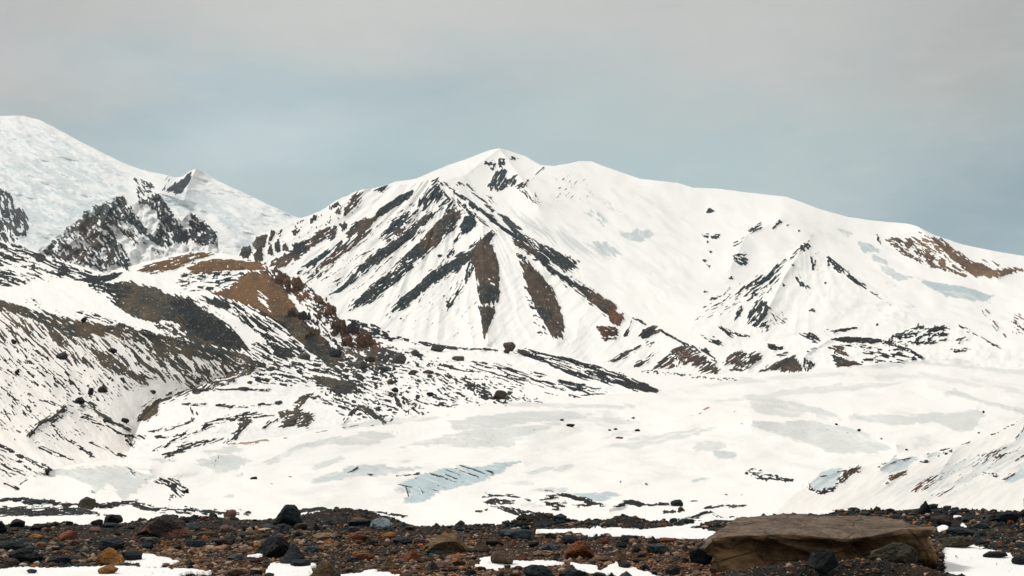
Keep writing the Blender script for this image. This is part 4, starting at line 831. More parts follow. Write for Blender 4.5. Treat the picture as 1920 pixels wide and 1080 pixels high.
# px, py, w, h, kind, form, label
ROCKS = [
 (169, 940, 34, 20, 'G', 'block', 'squarish brown-green boulder standing alone on the far dark strip at left', dict(D=62)),
 (3, 986, 34, 24, 'K', 'round', 'black rounded boulder cut by the left edge of the picture'),
 (40, 978, 29, 15, 'K', 'round', 'small black rounded boulder against the snow strip, near the left edge'),
 (78, 986, 32, 14, 'K', 'round', 'low black stone on the crest right of the small rounded black boulder'),
 (102, 983, 20, 9, 'C', 'round', 'low brown-black stone on the left crest between two black ones'),
 (137, 979, 16, 10, 'K', 'round', 'small black hump of a stone on the left gravel crest'),
 (217, 972, 36, 19, 'K', 'flat', 'black flat-topped boulder, higher of the black pair left of the red boulder'),
 (188, 977, 24, 12, 'K', 'round', 'lower black stone leaning on the left of the flat-topped black boulder'),
 (216, 983, 40, 9, 'D', 'flat', 'thin dark slab lying under the flat-topped black boulder'),
 (308, 985, 96, 44, 'M', 'block', 'big humped dark boulder with a red and pink patch, left foreground crest', dict(prof=[(0, .3), (.1, .55), (.25, .85), (.5, 1.), (.65, .93), (.85, .75), (.95, .5), (1, .3)], seed=41)),
 (436, 962, 24, 18, 'Q', 'block', 'pink-white dome-shaped stone standing on the left crest before the snow'),
 (387, 969, 12, 8, 'R', 'block', 'tiny rust stone on the crest between the big red boulder and the pink stone'),
 (349, 973, 24, 10, 'K', 'round', 'dark stone on the crest just right of the big red boulder top'),
 (132, 1001, 36, 18, 'R', 'block', 'rust-orange block among dark gravel in the left foreground'),
 (76, 1003, 26, 9, 'O', 'flat', 'flat orange stone left of the rust-orange block'),
 (68, 1012, 30, 10, 'C', 'flat', 'dark slab with a brown top just below the flat orange stone'),
 (186, 991, 26, 12, 'P', 'block', 'dull pink stone below the black pair in the left foreground'),
 (146, 1014, 22, 11, 'P', 'round', 'rounded pink stone below the rust-orange block'),
 (215, 1016, 52, 25, 'D', 'round', 'large blue-black rounded boulder behind the ochre wedge'),
 (216, 1038, 58, 34, 'O', 'peak', 'ochre wedge-shaped boulder pointing up, left foreground', dict(prof=[(0, .45), (.2, .8), (.38, 1.), (.55, .85), (.8, .5), (1, .12)])),
 (255, 1037, 40, 19, 'D', 'round', 'dark grey boulder tucked right behind the ochre wedge'),
 (30, 1021, 46, 20, 'D', 'round', 'broad dark stone near the left edge under the dark slab'),
 (52, 1039, 66, 30, 'K', 'round', 'wide black boulder in the shadowy lower left'),
 (31, 1051, 32, 16, 'C', 'round', 'dark brown rounded stone in front of the wide black boulder'),
 (118, 1048, 42, 18, 'K', 'flat', 'low black boulder above the snow in the lower left'),
 (210, 1063, 38, 16, 'O', 'block', 'orange-brown stone at the edge of the lower-left snow'),
 (285, 1011, 42, 14, 'Y', 'flat', 'flat grey-pink stone below the big red boulder'),
 (372, 1016, 36, 13, 'D', 'flat', 'flat blue-black stone between the big red boulder and the dark brown wedge'),
 (424, 1012, 42, 17, 'C', 'block', 'dark brown wedge lying on pale gravel left of the black slab'),
 (432, 988, 30, 14, 'P', 'block', 'reddish block below the pink-white stone of the crest'),
 (362, 986, 36, 15, 'U', 'round', 'blue-grey rounded stone touching the right side of the red boulder'),
 (470, 988, 24, 13, 'D', 'block', 'dark block left of the trapezoid crest boulder foot'),
 (390, 999, 30, 9, 'B', 'flat', 'flat orange-brown stone above the flat blue-black one'),
 (400, 1028, 34, 10, 'T', 'flat', 'flat tan stone in the gravel below the dark brown wedge'),
 (447, 1042, 30, 14, 'U', 'round', 'blue-grey cobble left of the small snow sliver'),
 (393, 1050, 32, 11, 'B', 'flat', 'flat brown stone above the right end of the lower-left snow'),
 (448, 1071, 44, 18, 'B', 'block', 'brown rock at the bottom edge left of the second snow patch'),
 (80, 1051, 12, 7, 'W', 'round', 'single small white stone in the dark lower left'),
 (70, 1066, 20, 8, 'U', 'round', 'small grey-green stone at the edge of the bottom-left snow'),
 (541, 966, 68, 44, 'K', 'block', 'tall black trapezoid boulder rising above the crest left of centre', dict(prof=[(0, .28), (.12, .4), (.3, .75), (.45, 1.), (.68, .98), (.82, .8), (.93, .45), (1, .2)], kind2='D')),
 (567, 984, 26, 13, 'C', 'round', 'dark brown rounded stone at the foot of the trapezoid boulder'),
 (595, 986, 20, 17, 'K', 'peak', 'small black triangular stone right of the trapezoid boulder'),
 (530, 985, 30, 11, 'D', 'round', 'dark stone before the middle of the trapezoid boulder'),
 (507, 986, 32, 13, 'U', 'round', 'blue-dark stone before the left foot of the trapezoid boulder'),
 (629, 979, 17, 8, 'C', 'block', 'small dark brown block on the rise right of the trapezoid boulder'),
 (717, 980, 44, 22, 'W2', 'block', 'pale blue-grey angular boulder on the centre-left crest', dict(kind2='W2')),
 (676, 978, 44, 13, 'D', 'flat', 'flat dark grey stone left of the pale blue-grey boulder'),
 (731, 1001, 29, 13, 'O', 'round', 'bright orange rounded stone below the pale blue-grey boulder'),
 (675, 1004, 37, 18, 'R', 'round', 'red-brown rounded stone left of the bright orange one'),
 (701, 1015, 24, 12, 'K', 'block', 'black block between the red-brown and bright orange stones'),
 (667, 991, 28, 11, 'D', 'flat', 'dark flat stone above the red-brown rounded stone'),
 (756, 1010, 38, 13, 'D', 'round', 'dark cobble under the right side of the bright orange stone'),
 (770, 987, 20, 9, 'B', 'block', 'small orange-brown block near the centre crest'),
 (837, 1016, 88, 38, 'L', 'block', 'big layered brown boulder with slanting bands left of centre', dict(prof=[(0, .35), (.1, .6), (.3, .85), (.5, .98), (.72, 1.), (.85, .7), (.95, .4), (1, .2)])),
 (826, 1034, 36, 13, 'U', 'flat', 'dark teal stone leaning on the front of the layered brown boulder'),
 (902, 1020, 36, 23, 'Y', 'peak', 'brown-grey pyramid stone right of the layered boulder', dict(kind2='B')),
 (928, 1014, 36, 16, 'C', 'block', 'dark red-brown block behind the brown-grey pyramid stone'),
 (942, 1041, 44, 24, 'B', 'block', 'brown boulder with a dark underside above the centre snow patch'),
 (514, 1021, 72, 44, 'K', 'block', 'big black slanting boulder in the foreground left of centre', dict(prof=[(0, .35), (.15, .6), (.4, .9), (.62, 1.), (.8, .9), (.95, .6), (1, .3)])),
 (552, 1034, 58, 36, 'D', 'peak', 'dark pyramid boulder in front of the big black slanting one', dict(prof=[(0, .15), (.25, .6), (.48, 1.), (.6, .98), (.85, .6), (1, .2)])),
 (587, 1026, 38, 11, 'U', 'flat', 'long blue-grey stone right of the dark pyramid boulder'),
 (567, 1051, 38, 12, 'D', 'flat', 'dark flat stone below the dark pyramid boulder'),
 (610, 1063, 64, 34, 'L', 'peak', 'ochre-brown angular boulder at the bottom beside the second snow patch', dict(prof=[(0, .2), (.2, .6), (.42, .95), (.6, 1.), (.8, .7), (1, .25)])),
 (610, 1002, 44, 10, 'T', 'flat', 'flat tan stone right of the small black triangular stone'),
 (620, 1021, 22, 9, 'T', 'flat', 'tan cobble above the end of the long blue-grey stone'),
 (687, 1040, 34, 14, 'R', 'flat', 'orange-tan flat stone below the black block'),
 (775, 1038, 38, 21, 'R', 'peak', 'rust-orange pointed stone split by a pale vein, left of the teal stone'),
 (732, 1053, 34, 24, 'L', 'peak', 'brown pointed stone standing upright below the rust-orange one'),
 (755, 1047, 20, 9, 'P', 'round', 'pinkish cobble right of the upright brown pointed stone'),
 (666, 1046, 26, 10, 'D', 'round', 'dark cobble under the orange-tan flat stone'),
 (812, 1058, 28, 21, 'G', 'peak', 'greenish-dark pyramid stone below the layered boulder'),
 (830, 1055, 32, 12, 'P', 'flat', 'pink-tan slab right of the greenish-dark pyramid'),
 (742, 1069, 28, 12, 'R', 'block', 'red-brown stone at the bottom under the upright brown one'),
 (792, 1011, 30, 12, 'P', 'block', 'pinkish block touching the left end of the layered boulder'),
 (948, 996, 30, 14, 'U', 'round', 'teal rounded stone left of the long teal one, centre crest'),
 (972, 998, 52, 17, 'U', 'flat', 'long dark teal boulder on the centre crest'),
 (1069, 1008, 34, 16, 'D', 'round', 'dark rounded stone at the near edge of the long snow strip'),
 (1032, 1001, 24, 10, 'B', 'block', 'brown block at the left tip of the long snow strip'),
 (1086, 1028, 56, 34, 'R', 'block', 'large rust-red angular boulder near the centre, below the snow strip', dict(prof=[(0, .55), (.15, .8), (.4, .98), (.65, 1.), (.85, .75), (1, .35)])),
 (1030, 1023, 34, 17, 'U', 'round', 'grey stone with a teal base left of the large rust-red boulder'),
 (1179, 1007, 34, 13, 'K', 'flat', 'black flat-topped stone against the long snow strip'),
 (1185, 1011, 19, 10, 'T', 'round', 'tan stone in front of the black flat-topped one'),
 (1221, 1008, 18, 13, 'C', 'peak', 'small dark red peaked stone against the long snow strip'),
 (1247, 1010, 34, 9, 'R', 'flat', 'long red slab against the long snow strip'),
 (1230, 1026, 46, 18, 'U', 'round', 'dark blue rounded boulder below the long red slab'),
 (1271, 1045, 38, 15, 'B', 'round', 'tan-brown rounded stone left of the black boulder by the great slab'),
 (1312, 1038, 46, 35, 'K', 'block', 'black boulder touching the left end of the great slab'),
 (1260, 1063, 32, 18, 'C', 'block', 'brown stone below the tan-brown rounded one'),
 (1169, 1054, 26, 11, 'D', 'flat', 'dark stone at the tip of the right snow streak'),
 (1160, 1039, 30, 22, 'L', 'peak', 'brown pointed stone right of the large rust-red boulder'),
 (1010, 1069, 58, 28, 'D', 'round', 'dark teal boulder sitting in the centre snow patch'),
 (1075, 1073, 56, 22, 'D', 'round', 'dark teal boulder at the bottom edge right of the one in the centre snow'),
 (1171, 1075, 32, 18, 'Y', 'peak', 'grey-tan pointed stone in the snow streak at the bottom edge'),
 (1145, 1076, 19, 15, 'C', 'peak', 'small brown pointed stone left of the grey-tan one at the bottom edge'),
 (1125, 1046, 42, 11, 'B', 'flat', 'flat brown stone below the right side of the rust-red boulder'),
 (1017, 1034, 42, 10, 'T', 'flat', 'flat tan stone below the grey stone with the teal base'),
 (1207, 1028, 17, 9, 'R', 'round', 'small rust stone at the left end of the dark blue boulder'),
 (1190, 1027, 18, 11, 'D', 'round', 'small dark stone left of the small rust stone'),
 (1275, 1070, 14, 16, 'P', 'peak', 'small pinkish upright stone at the bottom right of centre'),
 (1674, 1038, 94, 44, 'G', 'round', 'mossy green-brown rounded boulder leaning before the great slab', dict(seed=77, D=14.95)),
 (1540, 1046, 54, 40, 'K', 'block', 'black angular rock sitting on the gravel mound before the great slab', dict(D=14.1, seed=55)),
 (1762, 973, 40, 20, 'C', 'round', 'dark brown rounded boulder on the right crest beside the slab corner'),
 (1796, 996, 52, 18, 'D', 'round', 'broad dark boulder right of the slab corner'),
 (1772, 1003, 17, 9, 'B', 'round', 'small brown stone between the slab corner and the broad dark boulder'),
 (1790, 1013, 62, 20, 'G', 'round', 'mossy dark boulder above the right snow patch'),
 (1882, 968, 58, 22, 'K', 'round', 'wide black boulder on the crest at the right edge'),
 (1916, 958, 24, 16, 'K', 'round', 'black stone in the right crest corner, under the tall dark one'),
 (1920, 944, 18, 34, 'K', 'block', 'tall ragged black rock cut by the right edge of the picture'),
 (1902, 1047, 30, 15, 'K', 'round', 'black stone at the right end of the right snow patch'),
 (1856, 1036, 44, 11, 'K', 'flat', 'low black stone on the upper rim of the right snow patch'),
 (1833, 983, 34, 10, 'U', 'flat', 'flat blue-grey stone on the right crest slope'),
 (1515, 1040, 12, 8, 'T', 'round', 'small tan stone by the snow under the great slab'),
 (1476, 1036, 20, 9, 'D', 'round', 'dark cobble in the snow under the great slab'),
 (1500, 1074, 22, 12, 'B', 'round', 'brown cobble at the bottom edge before the great slab'),
 (1610, 1062, 18, 9, 'C', 'round', 'dark red cobble left of the mossy boulder foot'),
 (1440, 1066, 14, 8, 'U', 'round', 'light grey cobble on the mound below the slab left part'),
 (1230, 960, 2, 2, None, None, None),
]
rng = random.Random(5)
KN = 0
for row in ROCKS:
    px, py, w, h, kd, form, lab = row[:7]; ex = dict(row[7]) if len(row) > 7 else {}
    if kd is None: continue
    KN += 1; k2 = ex.pop('kind2', None)
    if k2 in RM: kd = k2
    put_rock(px, py, w, h, kd, lab, form, ex.pop('seed', 100 + KN), name='boulder' if w > 25 else 'stone', cat='boulder' if w > 25 else 'stone', **ex)

# the perched stones: a block with a small stone on its top, each a thing of its own
b0 = put_rock(1726, 951, 25, 20, 'K', 'small black boulder on the right crest carrying a tiny stone on top', 'block', 501, D=26.5, prof=[(0, .35), (.25, .7), (.5, .95), (.8, 1.), (1, .55)])
put_rock(1728, 939.5, 6, 5, 'K', 'tiny stone balanced on top of the small black crest boulder', 'block', 502, D=26.7, name='stone', cat='stone')
# stones far out on the snow and the moraines
def far_rock(lay, px, py, w, h, kind, label, form='block', seed=1, group=None, name='boulder'):
    D = float(LAY[lay](np.array([px]), np.array([py + h / 2]))[0])
    V, Fc = rock_shape(seed, 4 if w > 16 else 3, form)
    W = w * D / F; H = h * D / F
    V = V * np.array([W, W * .8, H * 1.15]); o = mesh_obj(name, V, Fc, RM[kind])
    o.location = ((px - 960) / F * D, D * .999, EYE - D * (py - HZ) / F - H * .16)
    return tag(o, label, 'boulder' if name == 'boulder' else 'stone', group)
for p_ in ('K', 'D', 'B', 'Y', 'C', 'R'):       # the same rocks with grain sized for stones tens of metres across
    mm = RM[p_].copy(); mm.name = RM[p_].name + '_coarse'
    for n in mm.node_tree.nodes:
        if n.type in ('TEX_NOISE', 'TEX_VORONOI'): n.inputs['Scale'].default_value *= .06
        if n.type == 'BUMP': n.inputs['Distance'].default_value = .4
    RM[p_ + 'f'] = mm
far_rock('moraine', 955, 649, 24, 18, 'Bf', 'mushroom-like dark boulder perched on the moraine crest below the main mountain', 'round', 601)
far_rock('moraine', 950, 658, 12, 8, 'Cf', 'small dark stone at the foot of the mushroom-like perched boulder', 'block', 602)
for q in [(822, 652, 30, 14, 'Yf', 'broad grey boulder on the moraine crest left of the perched one'), (749, 671, 28, 22, 'Yf', 'tall grey boulder where the brown hill meets the moraine'), (778, 661, 18, 11, 'Yf', 'small grey boulder between the tall grey and the broad grey one'),
          (859, 672, 24, 9, 'Yf', 'flat grey boulder on snow under the broad grey one'), (938, 739, 28, 17, 'Bf', 'brown boulder with a grey companion at the glacier edge of the moraine'), (950, 745, 14, 9, 'Yf', 'grey companion stone right of the brown glacier-edge boulder'),
          (858, 761, 10, 7, 'Bf', 'small brown stone at the moraine foot beside the glacier'), (732, 715, 13, 11, 'Bf', 'rounded brown boulder alone in snow right of the dark moraine patch'), (775, 698, 20, 9, 'Bf', 'low brown boulder in snow below the tall grey one'),
          (741, 731, 14, 9, 'Kf', 'black stone below the rounded brown boulder'), (807, 739, 14, 8, 'Kf', 'black stone midway between the moraine patch and the glacier-edge boulder'), (804, 697, 22, 7, 'Bf', 'flat brown stone on the moraine right of the low brown boulder'),
          (570, 667, 26, 13, 'Yf', 'grey boulder at the foot of the brown hill'), (630, 661, 24, 18, 'Df', 'dark boulder among the rubble under the hill crags'), (500, 712, 15, 8, 'Bf', 'brown stone left of the dark moraine patch'), (470, 717, 10, 6, 'Bf', 'small brown stone in the snow hollow left of the dark patch'),
          (678, 682, 26, 16, 'Yf', 'grey block in the rubble below the tall reddish crags'), (694, 673, 20, 10, 'Cf', 'brown block in the rubble at the crag foot'), (720, 690, 30, 8, 'Yf', 'long grey block below the tall grey boulder')]:
    far_rock('moraine', *q, 'block', 610 + int(q[0]))
for q in [(156, 600, 13, 10, 'Kf', 'black boulder on the skyline of the near left slope'), (212, 657, 17, 10, 'Kf', 'black boulder in the upper streaks of the left slope'), (173, 733, 12, 14, 'Kf', 'black upright boulder in snow on the left slope'),
          (195, 729, 20, 12, 'Cf', 'brown-black boulder just right of the upright one'), (152, 750, 20, 13, 'Kf', 'black rounded boulder above the triangular ridge at left'), (237, 788, 17, 11, 'Df', 'grey block in the gully right of the triangular ridge'),
          (116, 667, 21, 12, 'Df', 'grey-green boulder on the left slope below its skyline'), (26, 640, 11, 9, 'Kf', 'small black boulder high on the slope near the left edge'), (34, 697, 9, 10, 'Kf', 'small black boulder near the left edge, lower on the slope'),
          (288, 735, 13, 8, 'Df', 'grey stone on snow beside the dark gully band')]:
    far_rock('slope', *q, 'block', 640 + int(q[0]))
for q in [(480, 895, 14, 7, 'Kf', 'black wedge of rock alone on the glacier at left'), (355, 919, 12, 12, 'Kf', 'black pointed rock beside the dark moraine patch on the lower glacier'), (1266, 941, 24, 16, 'Kf', 'black peaked boulder at the end of the long dark mound'),
          (1274, 952, 13, 13, 'Bf', 'brown block right under the black peaked boulder'), (1298, 938, 15, 5, 'Kf', 'flat black stone on snow right of the peaked boulder'), (1069, 797, 17, 6, 'Kf', 'largest black stone on the upper glacier, centre'),
          (1160, 820, 15, 4, 'Rf', 'flat reddish stone on the glacier below the black ones'), (1122, 975, 9, 5, 'Kf', 'small black stone just beyond the centre gravel crest')]:
    far_rock('glacier', *q, 'block', 660 + int(q[0]))
G1 = 'black stones scattered over the glacier'
for q in [(1194, 806, 11, 5), (1153, 804, 8, 4), (1053, 787, 8, 4), (1142, 806, 6, 3), (1565, 795, 6, 4), (1607, 806, 7, 5), (1695, 842, 6, 3), (1648, 822, 5, 3), (513, 906, 7, 3), (548, 893, 7, 3), (1674, 855, 8, 3), (1830, 811, 5, 3), (1840, 772, 5, 5)]:
    far_rock('glacier', *q, 'Kf', 'small black stone lying alone on the glacier snow', 'round', 680 + int(q[0]), group=G1, name='stone')
# crags that stand out of the brown hill's right edge
CR = [(527, 521, 26, 30, 'reddish crag at the upper end of the brown hill edge'), (556, 531, 46, 40, 'largest rust-brown crag, on the upper right edge of the brown hill'), (598, 562, 26, 26, 'brown crag on the hill edge below the largest one'), (616, 580, 24, 26, 'rust crag at the notch in the hill edge'),
      (632, 612, 34, 40, 'tall brown crag standing over the moraine'), (660, 615, 30, 30, 'brown crag against the snow of the main mountain'), (690, 640, 52, 36, 'dark red crag at the foot of the hill edge'), (652, 640, 26, 26, 'dark crag between the tall brown and the dark red ones'),
      (548, 585, 26, 22, 'dark rounded crag on the hill flank left of the notch'), (570, 592, 22, 20, 'small dark crag right of the rounded one on the hill flank'), (585, 622, 24, 20, 'dark crag low on the hill flank')]
def crag(lay, px, py, w, h, kinds, label, seed):
    rr = np.random.RandomState(seed); D = float(LAY[lay](np.array([px]), np.array([py + h * .3]))[0]); VV = []; FF = []; off = 0
    for k in range(15):
        V, Fc = rock_shape(seed * 13 + k, 3, 'crag')
        s = .55 if k == 0 else rr.uniform(.16, .42)
        ox, oz = (0, 0) if k == 0 else (rr.uniform(-.5, .5), rr.uniform(-.5, .2))
        V = V * np.array([w * s * .8, w * s * .7, h * s * rr.uniform(1.1, 1.8)]) + np.array([ox * w, rr.uniform(-.25, .05) * w, oz * h - abs(ox) * h * .3]); VV.append(V); FF.append(Fc + off); off += len(V)
    V = np.concatenate(VV) * D / F
    o = mesh_obj('crag', V, np.concatenate(FF), RM[kinds]); o.data.set_sharp_from_angle(angle=R(20))
    o.location = ((px - 960) / F * D, D * 1.001, EYE - D * (py - HZ) / F); return tag(o, label, 'crag')
_keep = (RM['B'], RM['R']); RM['B'] = rock_mat('brown_crag_rock', (.045, .03, .018), (.24, .145, .075)); RM['R'] = rock_mat('rust_crag_rock', (.05, .024, .014), (.27, .13, .058))
for p_ in ('B', 'R', 'C', 'K'):
    mm = RM[p_].copy(); mm.name = RM[p_].name + '_crag'
    for n in mm.node_tree.nodes:
        if n.type in ('TEX_NOISE', 'TEX_VORONOI'): n.inputs['Scale'].default_value *= .035
        if n.type == 'BUMP': n.inputs['Distance'].default_value = 1.2; n.inputs['Strength'].default_value = 1
    RM[p_ + 'c'] = mm
for i, (px, py, w, h, lab) in enumerate(CR):
    crag('brown', px, py, w, h, 'Rc' if 'rust' in lab or 'red' in lab else 'Cc' if i % 2 else 'Bc', lab, 700 + i)

RM['B'], RM['R'] = _keep
# ---- the great slab
def slab():
    top = [(1337, 1009, 16.0), (1352, 1010, 15.95), (1372, 1008, 15.95), (1400, 1003, 15.95), (1440, 1001, 15.95), (1480, 1003, 15.95), (1520, 1004, 15.9), (1560, 1008, 15.85), (1592, 1010, 15.8), (1625, 1004, 15.85), (1655, 1001, 15.85), (1690, 994, 15.85), (1720, 996, 15.8), (1757, 997, 15.8),
           (1752, 992, 16.3), (1738, 988, 16.7), (1715, 984, 17.0), (1690, 977, 17.3), (1665, 972, 17.5), (1640, 970, 17.7), (1590, 970, 17.8), (1540, 968, 17.9), (1500, 966, 18.0), (1470, 964, 18.1), (1440, 967, 18.), (1400, 969, 17.8), (1382, 978, 17.3), (1365, 986, 16.8), (1345, 994, 16.4)]
    P = [np.array([*(float(c) for c in world(px, py, D))]) for px, py, D in top]
    # resample the rim
    P = np.array(P + [P[0]]); L = np.concatenate([[0], np.cumsum(np.linalg.norm(np.diff(P, axis=0), axis=1))]); n = 420
    s = np.linspace(0, L[-1], n, endpoint=False); rim = np.stack([np.interp(s, L, P[:, k]) for k in range(3)], -1)
    c = rim.mean(0); out = rim[:, :2] - c[:2]; out /= np.linalg.norm(out, axis=1)[:, None]
    px = (rim[:, 0] / rim[:, 1]) * F + 960; front = np.clip((16.35 - rim[:, 1]) / .3, 0, 1)
    und = front * np.interp(px, [1337, 1400, 1470, 1520, 1700, 1757], [.05, .12, .24, .34, .30, .12])    # how far the face is undercut
    rings = []
    for f in np.linspace(.04, 1, 26):
        r = c + (rim - c) * f; r = r.copy(); r[:, 2] = c[2] + (rim[:, 2] - c[2]) * f ** 2.2 + .012 * (fbm(r[:, 0] * 3, r[:, 1] * 3, 401, 4) - .5)
        rings.append(r)
    zb = -.12
    for t in np.linspace(.03, 1, 44):
        r = rim.copy(); r[:, 2] = rim[:, 2] * (1 - t) + zb * t
        prof = np.interp(t, [0, .08, .2, .45, 1], [0, .0, .55, 1, .75])
        lip = .02 * math.sin(min(t / .18, 1) * PI)
        r[:, 0] -= out[:, 0] * (und * prof - lip); r[:, 1] -= out[:, 1] * (und * prof - lip)
        r[:, 0] += .09 * t * (px > 1745) + -.02 * t * (px < 1350)
        rings.append(r)
    rings = np.array(rings); nr = len(rings)
    V = rings.reshape(-1, 3); Q = []
    a = np.arange(nr * n).reshape(nr, n); nx = np.roll(a, -1, axis=1)
    Q = np.stack([a[:-1], a[1:], nx[1:], nx[:-1]], -1).reshape(-1, 4)
    V = np.vstack([V, c]); capf = [[nr * n, a[0, i], nx[0, i]] for i in range(n)]
    t01 = np.repeat(np.linspace(0, 1, nr), n); side = np.append((t01 > 25 / nr).astype(float), 0)
    # faceted breaks on the face, gentle flaking on the top
    def facet(u, v, seed):            # planar facets: heights joined by flat triangles
        iu = np.floor(u); iv = np.floor(v); fu = u - iu; fv = v - iv
        a_, b_, c_, d_ = _h(iu, iv, seed), _h(iu + 1, iv, seed), _h(iu, iv + 1, seed), _h(iu + 1, iv + 1, seed)
        return np.where(fu + fv < 1, a_ + (b_ - a_) * fu + (c_ - a_) * fv, d_ + (c_ - d_) * (1 - fu) + (b_ - d_) * (1 - fv))
    sl_ = np.append(np.tile(s, nr), 0); q1 = sl_ / .62 + V[:, 2] * 1.1; q2 = V[:, 2] / .26 + sl_ * .35
    d = side * (-.05 + .50 * (facet(q1, q2, 421) - .5) + .24 * (facet(q1 * 2.3 + 3, q2 * 2.1, 422) - .5) + .09 * (facet(q1 * 5.3, q2 * 4.7, 424) - .5) + .05 * (fbm3(V * 11, 412, 3) - .5))
    o2 = np.append(np.tile(out, (nr, 1)), [[0, 0]], axis=0)
    taper = np.append(np.clip((t01 - 26 / nr) * 7, 0, 1), 0)
    taper = taper[:-1] if len(taper) > len(V) else taper
    V[:, 0] += o2[:, 0] * d * taper; V[:, 1] += o2[:, 1] * d * taper
    # the rim itself is broken
    rimw = np.append(np.clip(1 - np.abs(t01 * nr - 26) / 7, 0, 1), 0)
    e = (facet(sl_ / .33, sl_ * 0 + .3, 431) - .62) * .12 + (facet(sl_ / .09, sl_ * 0 + .3, 432) - .5) * .035
    V[:, 0] += o2[:, 0] * e * rimw; V[:, 1] += o2[:, 1] * e * rimw; V[:, 2] += (facet(sl_ / .4, sl_ * 0 + .6, 433) - .5) * .06 * rimw
    lay_ = facet(V[:, 0] / .8 + 3, V[:, 1] / .7, 413)
    st_ = np.floor(fbm(V[:, 0] * 1.3 + V[:, 1] * .8, V[:, 1] * 2.4, 415, 4) * 9) / 9
    V[:, 2] += (1 - side) * (.07 * (lay_ - .5) + .05 * (st_ - .5) + .03 * (fbm(V[:, 0] * 6, V[:, 1] * 6, 414, 4) - .5))
    me = bpy.data.meshes.new('slab_boulder'); me.from_pydata([tuple(v) for v in V], [], [tuple(map(int, f)) for f in Q] + [tuple(map(int, f)) for f in capf]); me.update()
    me.polygons.foreach_set('use_smooth', [True] * len(me.polygons))
    bm = bmesh.new(); bm.from_mesh(me); bmesh.ops.recalc_face_normals(bm, faces=bm.faces); bm.to_mesh(me); bm.free()
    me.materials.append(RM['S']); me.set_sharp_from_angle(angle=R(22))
    o = bpy.data.objects.new('slab_boulder', me); C.objects.link(o)
    return tag(o, 'great flat-topped brown slab with an undercut front face, largest rock in the right foreground', 'boulder')
slab()

# ---- loose stones that nothing tells apart but their colour: one mesh each, copied
rs = np.random.RandomState(11)
occ = [(r[0], r[1], r[2], r[3]) for r in ROCKS if r[4]]
KINDS = [('D', 'small dark blue-grey stone lying loose in the foreground gravel', 'loose dark stones'), ('B', 'small plain brown stone lying loose in the foreground gravel', 'loose brown stones'),
         ('P', 'small pinkish stone lying loose in the foreground gravel', 'loose pinkish stones'), ('T', 'small pale tan stone lying loose in the foreground gravel', 'loose tan stones'), ('R', 'small rust-coloured stone lying loose in the foreground gravel', 'loose rust stones')]
protos = {}
made = 0; tries = 0
while made < 185 and tries < 4000:
    tries += 1
    px = rs.uniform(-30, 1950); py = HZ + 172 + (rs.uniform(0, 1) ** .8) * 118
    if 1330 < px < 1765 and py > 955: continue
    yc = np.interp(px, cr[:, 0], cr[:, 1])
    if py < yc + 4: continue
    w = rs.uniform(10, 24) * (.7 + .5 * (py - 960) / 120); D = EYE * F / (py - HZ); x = (px - 960) / F * D
    if float(gsn(np.array([x]), np.array([D]))[0]) > .25: continue
    if any(abs(px - a) < (c + w) * .45 and abs(py - b_) < (d + w * .4) * .5 for a, b_, c, d in occ): continue
    occ.append((px, py, w, w * .4))
    u = rs.uniform(); lefty = px < 330 or px > 1700 or py < 992
    k = 0 if u < (.62 if lefty else .34) else 1 if u < (.82 if lefty else .6) else 2 if u < (.9 if lefty else .76) else 3 if u < (.94 if lefty else .88) else 4
    kd, lab, grp = KINDS[k]; v = rs.randint(0, 4)
    if (kd, v) not in protos:
        V, Fc = rock_shape(800 + k * 10 + v, 4, ('block', 'flat', 'round', 'peak')[v]); V = V * np.array([1, .8, .55 if v != 3 else .7])
        o = mesh_obj('stone', V, Fc, RM[kd]); protos[(kd, v)] = o
    else:
        o = protos[(kd, v)].copy(); C.objects.link(o)
    s = w * D / F; z = float(gz(np.array([x]), np.array([D]))[0])
    o.scale = (s, s, s * rs.uniform(.75, 1.2)); o.rotation_euler = (rs.uniform(-.15, .15), rs.uniform(-.2, .2), rs.uniform(0, 6.28)); o.location = (x, D, z + s * .16)
    tag(o, lab, 'stone', grp); made += 1

# ---- gravel: nobody could count it
NP = 180000
px = rs.uniform(-330, 2300, NP); py = HZ + 155 + rs.uniform(0, 1, NP) ** .85 * 160
D = EYE * F / (py - HZ); x = (px - 960) / F * D; y = D
sn_ = gsn(x, y); ycr = EYE * F / (np.interp(px, cr[:, 0], cr[:, 1]) - HZ)
ok = (sn_ < .3) & (y < ycr + 1.2)
px, py, x, y, D = px[ok], py[ok], x[ok], y[ok], D[ok]; n = len(x)
s = np.exp(rs.normal(math.log(2.6), .72, n)).clip(1.2, 17) * D / F
s = s * (.5 + .85 * uni(fbm(x / .9 + 9, y / 1.5, 977, 3)))
z = gz(x, y) + s * .1
B0, F0 = ico(1)
sc3 = np.stack([s * rs.uniform(.7, 1.3, n), s * rs.uniform(.7, 1.2, n), s * rs.uniform(.4, .85, n)], -1) * .5
Vp = B0[None] * (1 + rs.uniform(-.38, .38, (n, len(B0), 1))) * sc3[:, None, :]
an = rs.uniform(0, 6.28, n); ca, sa = np.cos(an)[:, None], np.sin(an)[:, None]
Vp = np.stack([Vp[..., 0] * ca - Vp[..., 1] * sa, Vp[..., 0] * sa + Vp[..., 1] * ca, Vp[..., 2]], -1) + np.stack([x, y, z], -1)[:, None, :]
Fp = (F0[None] + (np.arange(n) * len(B0))[:, None, None]).reshape(-1, 3)
gr = mesh_obj('gravel', Vp.reshape(-1, 3), Fp, None, smooth=False)
pal = np.array([(.008, .013, .015), (.016, .025, .029), (.035, .047, .05), (.075, .045, .025), (.12, .068, .034), (.04, .024, .016), (.22, .135, .09), (.33, .22, .16), (.24, .085, .022), (.40, .35, .30)])
